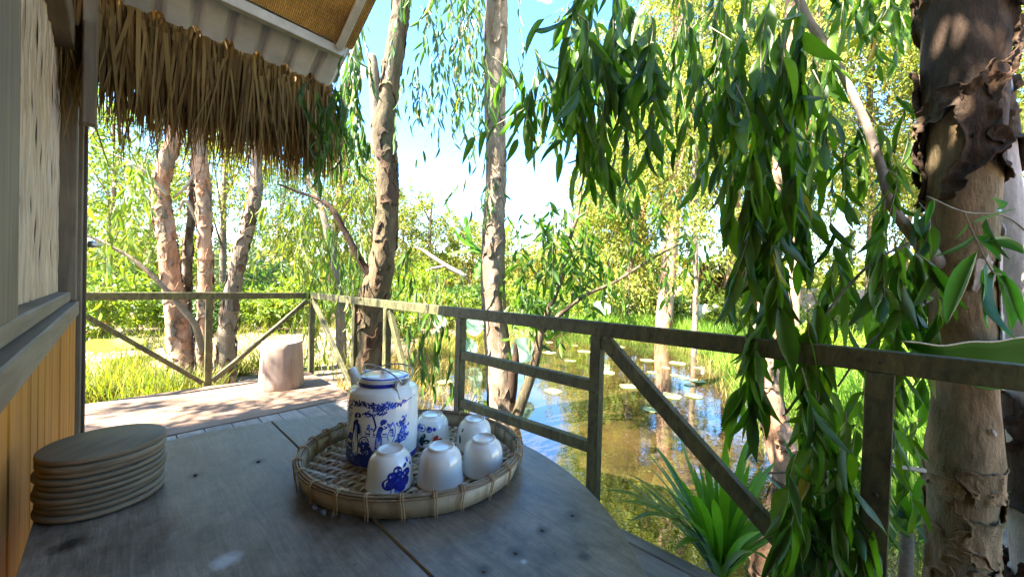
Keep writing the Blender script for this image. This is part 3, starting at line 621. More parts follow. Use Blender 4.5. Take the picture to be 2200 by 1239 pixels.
v, f = tube([(r_ * c_, r_ * s_, z_) for r_, z_, _ in sp], [q[2] for q in sp], 20, False); mesh('spout', v, f, M['porcelain'], pot, True)
v, f = tube([(.1055 * c_, .1055 * s_, .166), (.109 * c_, .109 * s_, .1695)], [.0108, .0095], 20, False); mesh('spout_lip', v, f, M['porcelain'], pot, True)
# the printed scene (positions measured on the teapot's face)
pr = Print(body, phi0); pm = Print(body, phi0); pw = Print(body, phi0)
def pc(x, y):
    s = max(-.985, min(.985, (x - 408) / 318.0)); th = math.asin(s); y2 = y + 42 * (1 - math.cos(th)); return (th, max(.0175, (985 - y2) / 640.0 * .138))
def sc(P, x, y, n, rx, ry, s0, s1):
    for _ in range(n):
        r_ = math.sqrt(random.random()); t = random.uniform(0, 6.28); a, z = pc(x + rx * r_ * math.cos(t), y + ry * r_ * math.sin(t))
        P.blob(a, z, random.uniform(s0, s1), random.uniform(s0, s1) * .55, 6, .3, .0002 + random.random() * .0002, random.uniform(0, 3))
_sc = sc
def sc(P, x, y, n, rx, ry, s0, s1): _sc(P, x, y, int(n * 1.5), rx * 1.08, ry * 1.1, s0, s1 * 1.1)
def PL(P, pts, off=.0003): P.poly([pc(*p) for p in pts], off)
def ST(P, pts, w): P.stroke([pc(*p) for p in pts], w)
ST(pm, [(560, 375), (600, 368), (640, 352), (680, 334), (722, 312)], .0018)
for x, y, rx, ry, n in ((145, 365, 45, 26, 26), (215, 368, 45, 24, 26), (290, 380, 50, 24, 26), (370, 400, 55, 30, 34), (440, 395, 60, 34, 36), (510, 395, 50, 28, 26), (575, 372, 28, 14, 8), (340, 450, 60, 30, 26), (270, 465, 30, 22, 10), (400, 455, 40, 24, 12), (130, 430, 22, 60, 20), (120, 520, 16, 50, 10)): sc(pr if x < 330 else pm, x, y, n, rx, ry, .0012, .0032)
ST(pr, [(318, 470), (335, 520), (350, 585), (330, 620)], .0035); ST(pm, [(340, 470), (390, 430), (450, 400)], .0018)
# woman standing, with a fan
PL(pr, [(168, 478), (178, 455), (200, 446), (222, 460), (226, 484), (214, 498), (205, 490), (184, 498), (172, 500)]); PL(pr, [(180, 505), (196, 512), (206, 530), (190, 545), (176, 530)])
PL(pr, [(168, 520), (196, 530), (214, 560), (222, 600), (216, 640), (206, 645), (204, 700), (210, 760), (206, 830), (150, 830), (146, 760), (154, 680), (158, 600), (160, 550)])
PL(pr, [(122, 660), (135, 636), (158, 650), (160, 690), (148, 720), (128, 706)]); PL(pw, [(178, 560), (192, 566), (196, 640), (186, 730), (176, 640)], .0006); PL(pw, [(160, 720), (172, 730), (170, 800), (160, 800)], .0006); ST(pr, [(200, 540), (222, 570), (226, 610), (212, 650)], .001)
# woman by the parapet
PL(pm, [(382, 545), (388, 522), (408, 512), (432, 520), (442, 532), (432, 548), (424, 560), (410, 562), (400, 574), (386, 566)]); PL(pm, [(372, 580), (392, 574), (410, 592), (406, 620), (392, 650), (402, 690), (400, 740), (398, 790), (340, 790), (342, 720), (350, 660), (360, 615)]); PL(pw, [(356, 670), (368, 680), (372, 770), (358, 770)], .0006); PL(pw, [(384, 690), (390, 700), (388, 770), (380, 770)], .0006)
ST(pm, [(395, 600), (420, 606), (436, 596)], .002); ST(pm, [(440, 560), (470, 572), (492, 548)], .002)
# parapet, arch, pavilion rail
ST(pr, [(110, 585), (150, 612)], .0032); ST(pr, [(212, 628), (280, 640), (345, 652)], .0032); ST(pr, [(212, 650), (280, 662), (342, 672)], .0014); ST(pm, [(400, 650), (440, 655)], .0028); ST(pm, [(400, 672), (440, 680)], .0014)
for x in (230, 262, 300, 330): ST(pr, [(x, 612), (x, 660)], .0014)
ST(pr, [(210, 735), (216, 700), (236, 672), (262, 668), (284, 690), (292, 725)], .0024); ST(pr, [(226, 735), (232, 706), (246, 692), (262, 692), (274, 712), (278, 735)], .0014); sc(pr, 250, 745, 30, 45, 26, .0015, .004)
# rock and shrubs
ST(pm, [(452, 720), (446, 670), (462, 620), (480, 570), (494, 560), (508, 600), (510, 650), (500, 700), (486, 735)], .0016); sc(pm, 480, 660, 7, 16, 44, .0015, .0035)
for bx, by, tx_, ty_ in ((520, 720, 585, 520), (520, 730, 612, 600), (500, 740, 600, 690), (540, 620, 552, 540), (560, 600, 608, 560), (300, 560, 282, 585), (460, 600, 440, 570), (470, 590, 486, 545)):
    ST(pm, [(bx, by), ((bx + tx_) / 2 + 6, (by + ty_) / 2), (tx_, ty_)], .0012)
for x, y, n in ((585, 530, 10), (575, 580, 16), (600, 600, 10), (570, 640, 22), (600, 690, 10), (555, 690, 20), (580, 720, 14), (535, 730, 16), (545, 570, 10), (296, 590, 8), (440, 580, 6)): sc(pm, x, y, n, 26, 26, .0012, .0032)
# ground
for x, y, n in ((110, 760, 16), (120, 830, 26), (140, 900, 30), (200, 870, 40), (220, 930, 30), (290, 850, 30), (270, 790, 20), (340, 830, 26), (300, 920, 30), (380, 870, 30), (420, 820, 20), (380, 930, 24), (110, 690, 10), (460, 780, 16), (440, 900, 14)): sc(pr, x, y, n, 40, 30, .0018, .0052)
for x, y in ((170, 900), (260, 830), (330, 890), (150, 840)): sc(pw, x, y, 6, 30, 18, .0015, .0035)
_sc(pr, 175, 890, 90, 100, 60, .002, .0055); _sc(pr, 300, 880, 70, 110, 60, .002, .005)
pr.build('printed_scene', M['cobalt'], pot); pm.build('printed_scene', M['cobalt_mid'], pot)
o = pw.build('printed_highlight', M['cobalt_wash'], pot)

# ------------------------------------------------------------------ upside-down cups
CH = .82
cup_out = [(r, z * CH) for r, z in [(.0432, .0), (.044, .0015), (.0428, .006), (.0412, .014), (.0404, .025), (.04, .036), (.0392, .047), (.0372, .057), (.0335, .0655), (.0285, .071), (.026, .0728), (.025, .0745), (.0244, .0785), (.023, .0792)]]
cup_in = [(r, z * CH) for r, z in [(.0214, .0785), (.0206, .0745), (.012, .0735), (0, .0733)]]
cup_hollow = [(r, z * CH) for r, z in [(.04, .0006), (.039, .012), (.036, .045), (.027, .062), (0, .068)]]
def cup(x, y, label, rz=0, s=1.0, tilt=0.0):
    c = empty('tea_cup', (x, y, FLOOR), 0, label=label, cat='cup', group='upside-down porcelain cups on the tray'); c.scale = (s, s, s); c.rotation_euler = (tilt, tilt * .5, rz)
    v, f = lathe(cup_hollow[::-1] + cup_out, 56); mesh('bowl', v, f, M['porcelain'], c, True)
    v, f = lathe([(.0244, .0787 * CH), (.023, .0794 * CH + .0002), (.0216, .0789 * CH)], 56); ft = mesh('foot_ring', v, f, M['unglazed'], c, True)
    v, f = lathe(cup_in, 40); mesh('foot_base', v, f, M['porcelain'], c, True)
    return c
def face(x, y): return math.atan2(-y, -x)
cA = (-.219, .685); c1 = cup(*cA, 'front cup nearest teapot, upside down, painted with a blue grape bunch')
pcup = Print(cup_out, face(*cA)); pl = Print(cup_out, face(*cA))
def cc(x, y, x0, w, ytop, ybot): th = math.asin(max(-.97, min(.97, (x - x0) / w))); return th, max(.003, min(.058, (ybot - y) / (ybot - ytop) * .064))
for x, y, r in ((545, 900, 30), (500, 955, 34), (555, 950, 30), (620, 950, 32), (470, 1030, 44), (540, 1010, 36), (605, 1035, 36), (565, 1075, 40), (525, 1115, 32)):
    a, z = cc(x, y, 478, 200, 745, 1140); pcup.blob(a, z, r * .00028, r * .00024, 14, .04, .0003 + random.random() * .0002); pl.blob(a + .03, z + .001, r * .00009, r * .00008, 8, .1, .0007)
for x, y, rx, ry, ro in ((610, 870, 26, 14, .5), (655, 855, 20, 44, .3), (640, 830, 14, 22, -.2)): a, z = cc(x, y, 478, 200, 745, 1140); pl.blob(a, z, rx * .0002, ry * .0002, 12, .06, .0004, ro)
pcup.build('grape_print', M['cobalt'], c1); pl.build('grape_print', M['cobalt_mid'], c1)
cup(-.127, .70, 'plain white cup upside down in the middle of the front row', .4, 1.02)
cup(-.049, .744, 'plain white cup upside down nearest the right rim of the tray', 1.2)
cD = (-.182, .872); c4 = cup(*cD, 'rear cup upside down beside teapot, painted with blue berries and red leaf', 0)
pa, pb, pg, pr_ = (Print(cup_out, face(*cD)) for _ in range(4))
for x, y, r in ((795, 535, 34), (858, 545, 28), (905, 543, 18), (765, 520, 24), (750, 560, 24), (742, 600, 18)): a, z = cc(x, y, 880, 158, 425, 755); pa.blob(a, z, r * .00024, r * .00024, 14, .05, .0004); pb.blob(a - .02, z + .0005, r * .0001, r * .0001, 8, .1, .0007)
for x, y, rx, ry, ro in ((805, 635, 24, 40, -.6), (835, 680, 36, 20, .1), (795, 690, 20, 36, .5)): a, z = cc(x, y, 880, 158, 425, 755); pg.blob(a, z, rx * .00024, ry * .00024, 12, .05, .0004, ro)
for x, y, rx, ry, ro in ((915, 655, 22, 42, -.6), (945, 680, 38, 22, .2), (905, 695, 26, 24, .4)): a, z = cc(x, y, 880, 158, 425, 755); pr_.blob(a, z, rx * .00024, ry * .00024, 12, .05, .0004, ro)
pg.stroke([cc(*p, 880, 158, 425, 755) for p in ((890, 590), (896, 620), (885, 650), (865, 670))], .0008)
for P_, mm, nn in ((pa, 'cobalt_mid', 'berry_print'), (pb, 'cobalt', 'berry_print'), (pg, 'leafprint', 'leaf_print'), (pr_, 'redprint', 'leaf_print')): P_.build(nn, M[mm], c4)
cE = (-.078, .853); c5 = cup(*cE, 'rear cup upside down near far rim, painted with one dark green leaf', 0, .98)
pg = Print(cup_out, face(*cE))
for an, z, rx, ry, ro in ((-.95, .024, .004, .009, .15), (-.8, .046, .003, .005, -.5)): pg.blob(an, z, rx, ry, 12, .05, .0004, ro)
pg.build('leaf_print', M['leafprint'], c5)

# ------------------------------------------------------------------ stump stool on the platform
sw = W(1.2, 4.3); stump = empty('stump_stool', (sw.x, sw.y, .0015), .4, label='pale debarked tree stump used as a stool on sunlit platform', cat='stump')
prof = [(.2, 0), (.203, .01), (.197, .1), (.19, .25), (.183, .4), (.18, .455), (.172, .466), (.0, .468)]
v, f = lathe(prof, 40); v = [(x * (1 + .035 * math.sin(3 * math.atan2(y, x)) + .015 * math.sin(7 * math.atan2(y, x))), y * (1 + .03 * math.cos(2 * math.atan2(y, x)) + .015 * math.sin(5 * math.atan2(y, x) + z * 4)), z) for x, y, z in v]
mesh('trunk_block', v, f, M['stump'], stump, True)

# ------------------------------------------------------------------ trees: trunks, bark, sprays, crowns
def tree_root(name, base, label, cat='tree', group=None): return empty(name, tuple(base), 0, label=label, cat=cat, group=group)
def tmesh(name, v, f, mat, root, smooth=True, **k):
    v = np.asarray([tuple(p) for p in v] if not isinstance(v, np.ndarray) else v, float) - np.array(root.location)
    return mesh(name, v, f, mat, root, smooth, **k)
def px_path(pts, n):
    """rows of (px, py, width_px, depth) -> smooth path and radii"""
    rows = []
    for px, py, w, d in pts: p = at(px, py, d); rows.append((p.x, p.y, p.z, w * d / F_PX / 2 * math.cos(math.atan((px - 1100) / F_PX))))
    S = spline(rows, n); return S[:, :3], np.maximum(S[:, 3], .003)
def barky(amp, sc, seed):
    def fn(p, t, a):
        q = Vector((p[0] * sc + seed, p[1] * sc, p[2] * sc * .4))
        n = mnoise.fractal(q, 1.0, 2.1, 4); r = mnoise.noise(Vector((p[0] * sc * 3, p[1] * sc * 3 + seed, p[2] * sc * .8)))
        return amp * n + amp * .5 * (1 if r > .22 else 0) * r
    return fn
def trunk(root, pts, mat, n=60, ns=28, amp=.12, sc=7.0, name='trunk'):
    P, r = px_path(pts, n); v, f = tube(P, r, ns, True, barky(amp, sc, random.uniform(0, 50))); tmesh(name, v, f, mat, root); return P, r
FLAKE = (np.array([(u, (w - .5) * (1 - .35 * abs(u - .4)), .25 * (abs(w - .5) * 2) ** 2 + .5 * u * u) for u in (0, .35, .7, 1.0) for w in (0, .5, 1)]),
         np.array([(3 * i + j, 3 * i + j + 1, 3 * i + j + 4, 3 * i + j + 3) for i in range(3) for j in range(2)]))
def flakes(root, P, r, n, L, mat, name='peeling_bark', lo=0.0, hi=1.0, lift=.25, facing=None):
    m = len(P); t = RNG.uniform(lo, hi, n) * (m - 1); i = t.astype(int).clip(0, m - 2); p = P[i] + (P[i + 1] - P[i]) * (t - i)[:, None]; rr = r[i]
    a = RNG.uniform(0, 6.28, n)
    if facing is not None: a = RNG.normal(facing, .8, n)
    out = np.c_[np.cos(a), np.sin(a), np.zeros(n)]; tang = np.c_[-np.sin(a), np.cos(a), np.zeros(n)]
    up = np.where(RNG.random(n) < .7, -1., 1.)[:, None] * np.array([[0, 0, 1.]])
    d = unit(up + out * RNG.uniform(.02, lift, n)[:, None] + tang * RNG.normal(0, .35, n)[:, None])
    ln = RNG.uniform(.4, 1.3, n) * L; wd = ln * RNG.uniform(.25, .7, n)
    # lay each flake with its face outwards
    x = d; z = unit(out - x * (out * x).sum(1)[:, None]); y = np.cross(z, x); tv, tf = FLAKE
    jit = RNG.normal(0, .06, (n, len(tv), 3))
    V = (p + out * rr[:, None] * .97)[:, None, :] + x[:, None] * (tv[None, :, 0:1] + jit[:, :, 0:1]) * ln[:, None, None] + y[:, None] * (tv[None, :, 1:2] + jit[:, :, 1:2]) * wd[:, None, None] + z[:, None] * (tv[None, :, 2:3] * .35 * ln[:, None, None] + .004)
    Fc = (tf[None] + (np.arange(n) * len(tv))[:, None, None]).reshape(-1, 4)
    return tmesh(name, V.reshape(-1, 3), Fc, mat, root, True, kind='stuff')
def shell(root, P, r, mat, n=160, ns=64, thr=.05, off=.008, curl=.03, sc=6.0, lo=0.0, hi=1.0, vs=.45, name='peeling_bark', soft=.18):
    """ragged sheets of bark lying over a trunk, lifting at their torn edges"""
    S_ = spline(np.c_[P, r][::max(1, len(P) // 60)], n); i0, i1 = int(lo * n), max(int(lo * n) + 6, int(hi * n)); S_ = spline(S_[i0:i1:max(1, (i1 - i0) // 40)], n)
    sd = random.uniform(0, 90); v, val, f = [], [], []
    for i in range(n):
        q = S_[i]; edge = min(i, n - 1 - i) / n; fade = (1 - min(1, edge / .12)) * .25
        for k in range(ns):
            a = 2 * math.pi * k / ns; p = Vector((q[0] + q[3] * math.cos(a), q[1] + q[3] * math.sin(a), q[2]))
            m = mnoise.fractal(Vector((p.x * sc + sd, p.y * sc, p.z * sc * vs)), 1.0, 2.2, 5) - thr - fade
            g = mnoise.noise(Vector((p.x * sc * 4, p.y * sc * 4 + sd, p.z * sc * 1.2)))
            rr = q[3] + off + curl * max(0.0, 1 - max(0, m) / soft) ** 2 + .006 * g
            v.append((q[0] + rr * math.cos(a), q[1] + rr * math.sin(a), q[2] + .01 * g)); val.append(m)
    for i in range(n - 1):
        for k in range(ns):
            c = (i * ns + k, i * ns + (k + 1) % ns, (i + 1) * ns + (k + 1) % ns, (i + 1) * ns + k)
            if max(val[j] for j in c) > 0: f.append(c)
    va = np.array(v); vo = va.copy(); vl = np.array(val)
    for i in range(n):
        for k in range(ns):
            a = i * ns + k
            if vl[a] > 0: continue
            acc = [va[a] + (va[b] - va[a]) * (vl[a] / (vl[a] - vl[b])) for b in ((i - 1) * ns + k if i else -1, (i + 1) * ns + k if i < n - 1 else -1, i * ns + (k + 1) % ns, i * ns + (k - 1) % ns) if b >= 0 and vl[b] > 0]
            if not acc: acc = [va[a] + (va[b] - va[a]) * (vl[a] / (vl[a] - vl[b])) for b in ((i + e) * ns + (k + g) % ns for e in (-1, 1) for g in (-1, 1) if 0 <= i + e < n) if vl[b] > 0]
            if acc: vo[a] = np.mean(acc, axis=0)
    v = vo
    if not f: return
    f = np.array(f); used = np.unique(f); mp = np.zeros(len(v), int); mp[used] = np.arange(len(used)); v = np.array(v)[used]
    o = tmesh(name, v, mp[f], mat, root, kind='stuff'); md = o.modifiers.new('sheet', 'SOLIDIFY'); md.thickness = .004; md.offset = 0
    return o
class Sprays:
    """hanging twigs with leaves set along them"""
    def __init__(s): s.pos, s.dir, s.L, s.tw = [], [], [], []
    def twig(s, p0, p1, n, L, spread=.45, sag=.1, down=.8, lvar=.25, thick=.0022):
        p0, p1 = np.array(p0), np.array(p1); d = p1 - p0; Ld = np.linalg.norm(d)
        side = RNG.normal(0, .08, 3) * Ld
        path = spline([p0, p0 + d * .35 + side + np.array([0, 0, sag * Ld]), p0 + d * .7 + side * .6 + np.array([0, 0, sag * .6 * Ld]), p1], 9)
        s.tw.append((path, thick)); T = np.gradient(path, axis=0); T = unit(T)
        ts = np.linspace(.12, 1, n) + RNG.normal(0, .02, n); idx = np.clip(ts * 8, 0, 7.999); i = idx.astype(int); q = path[i] + (path[np.minimum(i + 1, 8)] - path[i]) * (idx - i)[:, None]
        lat = RNG.normal(0, 1, (n, 3)); dd = unit(T[i] * .5 + np.array([[0, 0, -down]]) + lat * spread)
        s.pos.append(q); s.dir.append(dd); s.L.append(L * RNG.uniform(1 - lvar, 1 + lvar, n))
    def region(s, count, x0, x1, y0, y1, l0, l1, dx, d0, d1, L, per, **k):
        for _ in range(count):
            px, py, ln, dep = random.uniform(x0, x1), random.uniform(y0, y1), random.uniform(l0, l1), random.uniform(d0, d1)
            s.twig(at(px, py, dep), at(px + random.uniform(-dx, dx), py + ln, dep + random.uniform(-.12, .12) * dep * .5), max(4, int(per * random.uniform(.8, 1.2))), L, **k)
    def arrays(s): return np.concatenate(s.pos), np.concatenate(s.dir), np.concatenate(s.L)
    def twigs(s, root, mat, name='twig'):
        parts = []
        for path, th in s.tw:
            v, f = tube(path, np.linspace(th, th * .45, len(path)), 4, False); parts.append((np.array(v), np.array(f)))
        V, Fq = merge(parts); return tmesh(name, V, Fq, mat, root, True, kind='stuff')
    def foliage(s, root, mat, wr=.19, sel=None, simple=False, name='foliage'):
        P, D, L = s.arrays()
        if sel is not None: P, D, L = P[sel], D[sel], L[sel]
        if simple: V, Fq = scatter(RHOMB, P, D, L, L * wr)
        else:
            k = RNG.integers(0, len(LEAF_T), len(P)); V, Fq = merge([scatter(LEAF_T[q], P[k == q], D[k == q], L[k == q], L[k == q] * wr * RNG.uniform(.8, 1.25, (k == q).sum())) for q in range(len(LEAF_T))])
        return tmesh(name, V, Fq, mat, root, True, kind='stuff')
LEAF_ME = [meshdata('leaf', t[0] * np.array([1, .2, 1]), t[1], None, True) for t in LEAF_T]
def leaf_parts(root, P, D, L, mat, meshes, wvar=(.8, 1.3)):
    """each leaf an object of its own, sharing the leaf meshes"""
    x, y, z = frames(D, RNG.uniform(0, 6.28, len(P))); b = Vector(root.location)
    for i in range(len(P)):
        o = link('leaf', meshes[i % len(meshes)], root)
        m = Matrix(((x[i][0], y[i][0], z[i][0]), (x[i][1], y[i][1], z[i][1]), (x[i][2], y[i][2], z[i][2]))).to_4x4()
        l = float(L[i]); o.matrix_basis = Matrix.Translation(Vector(P[i]) - b) @ m @ Matrix.Diagonal((l, l * random.uniform(*wvar), l, 1))
def leaf_meshes(mat): return [meshdata('leaf', t[0] * np.array([1, .2, 1]), t[1], mat, True) for t in LEAF_T]
def project(P):
    Q = np.asarray(P) - np.array([0, 0, EYE]); cp, sp = math.cos(PITCH), math.sin(PITCH); d = Q[:, 1] * cp + Q[:, 2] * sp; u = -Q[:, 1] * sp + Q[:, 2] * cp
    a, b = F_PX * Q[:, 0] / d, F_PX * u / d; c, s = math.cos(ROLL), math.sin(ROLL); a, b = a * c + b * s, -a * s + b * c
    return 1100 + a, 619.5 - b, d
def crown(blobs, n, L, weep=.6, lv=.35, per=22, stream=.7, shell=.45):
    """leaves on drooping streamers spread through lumpy volumes"""
    vol = np.array([b[3] * b[4] * b[5] for b in blobs]) ** .67; vol = vol / vol.sum(); pos, dr = [], []
    for b, w in zip(blobs, vol):
        nc = max(3, int(n * w / per)); u = unit(RNG.normal(0, 1, (nc, 3))); rad = RNG.uniform(shell, 1, nc) ** .5
        lump = np.array([.78 + .45 * mnoise.noise(Vector((q[0] * 2.2 + b[0], q[1] * 2.2 + b[1], q[2] * 2.2 + b[2]))) for q in u]); c = np.array(b[:3]) + u * (rad * lump)[:, None] * np.array(b[3:6])
        t = RNG.uniform(0, 1, (nc, per)); out = unit(u * np.array([1, 1, .3]) + RNG.normal(0, .5, (nc, 3)))
        ln = stream * RNG.uniform(.5, 1.3, nc)
        p = c[:, None, :] + (out[:, None, :] * (t * (1 - .4 * t))[:, :, None] * (1 - weep) * 1.2 - np.array([0, 0, 1.])[None, None] * (t ** 1.4)[:, :, None] * weep) * ln[:, None, None] + RNG.normal(0, .06 * stream + .02, (nc, per, 3))
        d = unit(out[:, None, :] * .55 + np.array([0, 0, -1.])[None, None] * weep * 1.1 + RNG.normal(0, .5, (nc, per, 3)))
        pos.append(p.reshape(-1, 3)); dr.append(d.reshape(-1, 3))
    P, D = np.concatenate(pos), np.concatenate(dr); return P, D, L * RNG.uniform(1 - lv, 1 + lv, len(P))
def crown_mesh(root, blobs, n, L, mat, wr=.26, name='crown', **k):
    P, D, l = crown(blobs, n, L, **k); V, Fq = scatter(RHOMB, P, D, l, l * wr); return tmesh(name, V, Fq, mat, root, False)

# --- the near tree on the right, whose leaves hang over the railing
bp = at(2064, 1239, 1.45); big = tree_root('paperbark_tree', (bp.x, bp.y, -.5), 'large near paperbark with peeling bark and long hanging leaves over the railing')
P1, r1 = trunk(big, [(2045, 2050, 186, 1.45), (2055, 1500, 181, 1.45), (2062, 1200, 149, 1.45), (2068, 1000, 173, 1.45), (2072, 840, 149, 1.45), (2066, 620, 156, 1.45), (2068, 430, 164, 1.45), (2068, 200, 173, 1.45), (2075, -50, 186, 1.45), (2090, -500, 177, 1.5), (2060, -1200, 149, 1.5), (2100, -2200, 90, 1.4)], M['bark_big'], 220, 72, .07, 9)
P2, r2 = trunk(big, [(2290, 2000, 170, 1.62), (2240, 1239, 150, 1.62), (2222, 900, 130, 1.62), (2190, 650, 110, 1.62), (2160, 430, 90, 1.65), (2135, 250, 90, 1.68), (2110, 0, 90, 1.7), (2100, -600, 80, 1.8), (2300, -1500, 60, 1.9)], M['bark_pale'], 120, 40, .06, 9)
def at_frac(P, lo_py, hi_py):
    _, y, _ = project(P); idx = np.where((y > hi_py) & (y < lo_py))[0]; return idx[0] / len(P), idx[-1] / len(P)
lo, hi = at_frac(P1, 440, -250); shell(big, P1, r1, M['bark_dark'], 240, 120, -.16, .008, .022, 4.6, lo, hi, .5); shell(big, P1, r1, M['bark_mid'], 200, 100, .08, .018, .024, 5.5, lo, hi, .5)
lo, hi = at_frac(P1, 1500, 970); shell(big, P1, r1, M['bark_big'], 200, 110, -.02, .003, .006, 9.0, lo, hi, .9); shell(big, P1, r1, M['bark_big'], 160, 100, .14, .007, .007, 10.0, lo, hi, .8)
lo, hi = at_frac(P1, 960, 380); shell(big, P1, r1, M['bark_pale'], 160, 90, .3, .002, .008, 6.0, lo, hi, .4)
lo, hi = at_frac(P2, 1500, 820); shell(big, P2, r2, M['bark_dark'], 120, 60, -.05, .006, .04, 7.0, lo, hi, .5)
lo, hi = at_frac(P2, 460, -50); shell(big, P2, r2, M['bark_mid'], 120, 60, .1, .006, .03, 7.0, lo, hi, .5)
trunk(big, [(2010, 570, 56, 1.46), (1980, 520, 46, 1.44), (1945, 485, 32, 1.44), (1912, 432, 25, 1.46), (1890, 350, 23, 1.5), (1868, 285, 22, 1.52), (1825, 190, 20, 1.55), (1780, 105, 19, 1.58), (1735, 40, 20, 1.6), (1690, -60, 18, 1.6), (1600, -200, 14, 1.6), (1480, -300, 9, 1.7)], M['limb'], 90, 16, .05, 12, 'limb')
trunk(big, [(2040, -260, 44, 1.4), (1800, -330, 34, 1.4), (1500, -260, 22, 1.6), (1300, -120, 14, 1.75), (1150, -60, 8, 1.85)], M['limb'], 50, 12, .05, 12, 'limb')
trunk(big, [(2000, 640, 14, 1.42), (1930, 690, 9, 1.38), (1860, 745, 7, 1.36), (1800, 830, 5, 1.36)], M['twig'], 20, 8, .05, 12, 'branch'); trunk(big, [(1960, 520, 10, 1.42), (1880, 560, 8, 1.38), (1800, 640, 6, 1.36), (1740, 730, 4, 1.36)], M['twig'], 20, 8, .05, 12, 'branch')
trunk(big, [(1985, 1010, 16, 1.4), (1900, 1000, 11, 1.36), (1800, 1010, 8, 1.32), (1650, 1015, 5, 1.3)], M['twig_pale'], 20, 8, .05, 12, 'branch')
S = Sprays()
S.region(22, 1530, 1750, -80, 200, 240, 400, 45, 1.25, 1.75, .16, 15, spread=.28, sag=.02)
S.region(10, 1440, 1580, -90, 60, 140, 300, 50, 1.5, 1.95, .12, 11, spread=.3)
S.region(7, 1590, 1730, 330, 480, 180, 300, 60, 1.25, 1.6, .165, 14, spread=.28, sag=.02)
S.region(7, 1560, 1750, 600, 700, 140, 230, 50, 1.2, 1.5, .165, 11, spread=.3, sag=.02)
S.region(11, 1710, 1900, 760, 980, 160, 280, 60, 1.15, 1.5, .155, 13, spread=.32, sag=.02)
S.region(9, 1690, 1850, 960, 1090, 160, 260, 50, 1.15, 1.45, .15, 12, spread=.35)
S.region(12, 1760, 1970, 180, 420, 120, 260, 60, 1.4, 1.8, .11, 9, spread=.35)
S.region(15, 1780, 1985, 420, 620, 140, 270, 50, 1.3, 1.7, .145, 11, spread=.3)
S.region(7, 1905, 1990, 760, 920, 100, 200, 40, 1.25, 1.5, .1, 8, spread=.4)
S.region(16, 1790, 1960, -120, -10, 60, 160, 40, 1.5, 1.9, .11, 8, spread=.4)
# centre top mass, carried by a thin bough
S.twig(at(1420, -40, 1.9), at(1010, 300, 2.0), 12, .14, spread=.3, sag=.06, thick=.004)
S.region(28, 1210, 1400, -70, 90, 130, 300, 70, 1.6, 2.2, .17, 12, spread=.34, sag=.03)
S.region(12, 1020, 1230, 90, 200, 100, 190, 60, 1.8, 2.2, .135, 9, spread=.34)
S.region(8, 1240, 1370, 200, 270, 110, 190, 50, 1.7, 2.1, .14, 8, spread=.3)
S.region(7, 1380, 1500, -60, 120, 150, 260, 50, 1.9, 2.4, .12, 9, spread=.3)
S.twig(at(1330, -20, 1.7), at(1140, 60, 1.75), 6, .17, spread=.35, down=.3)
Pn, Dn, Ln = S.arrays(); u_, v_, d_ = project(Pn); vis = (u_ > 900) & (u_ < 2200) & (v_ > -60) & (v_ < 1200)
score = np.where(vis, Ln / d_ * RNG.uniform(.7, 1.3, len(Ln)), 0); order = np.argsort(-score); isel = np.zeros(len(Ln), bool); isel[order[:300]] = True
leaf_parts(big, Pn[isel], Dn[isel], Ln[isel] * 1.12, M['leaf_near'], leaf_meshes(M['leaf_near']), (.8, 1.35))
S.foliage(big, M['leaf_near_mass'], .22, ~isel); S.twigs(big, M['twig_pale'])
# the crown of this tree overhead, which shades the hut's open side
cw = W(.6, 1.2); crown_mesh(big, [(cw.x, cw.y, 5.6, 2.2, 1.9, 1.2), (cw.x + 1.5, cw.y - .3, 5.8, 2.0, 1.7, 1.3), (cw.x - .8, cw.y - 1.6, 5.9, 1.9, 1.6, 1.1), (cw.x + 1.2, cw.y + 1.3, 6.3, 1.6, 1.5, 1.0)], 5000, .2, M['leaf_near_mass'], .24, per=20, stream=.9)

# --- twig with fresh leaves in front of that trunk
tp = at(2230, 520, 1.0); tw = tree_root('leafy_twig', (tp.x, tp.y, tp.z), 'fresh green twig with long leaves dangling before the near trunk', 'twig')
v, f = tube(spline([at(2230, 520, 1.0), at(2160, 465, 1.0), at(2070, 455, .98), at(1992, 422, .98)], 18), .0022, 6); tmesh('twig', v, f, M['twig_pale'], tw)
v, f = tube(spline([at(2072, 455, .98), at(2095, 510, .97), at(2130, 580, .96), at(2150, 590, .96)], 14), .0018, 6); tmesh('twig', v, f, M['twig_pale'], tw)
LP = []
for x0, y0, x1, y1 in ((2078, 480, 2055, 515), (2092, 505, 2020, 555), (2096, 508, 2043, 548), (2100, 540, 2028, 698), (2122, 565, 2118, 705), (2138, 580, 2095, 720), (2132, 570, 2190, 720), (2150, 590, 2210, 700), (2100, 505, 2145, 540), (2110, 520, 2205, 540), (2090, 480, 2180, 447), (2140, 450, 2175, 438), (2005, 428, 1990, 485), (2120, 470, 2150, 560)):
    a, b = at(x0, y0, .97), at(x1, y1, .97 + random.uniform(-.04, .06)); LP.append((a, b - a))
leaf_parts(tw, np.array([a for a, _ in LP]), np.array([d for _, d in LP]), np.array([d.length for _, d in LP]), None, leaf_meshes(leafmat('leaf_fresh', (.05, .16, .03), (.09, .24, .05), .4, .4, False, (1.5, 1.8, .5), .5)), (.55, 1.0))

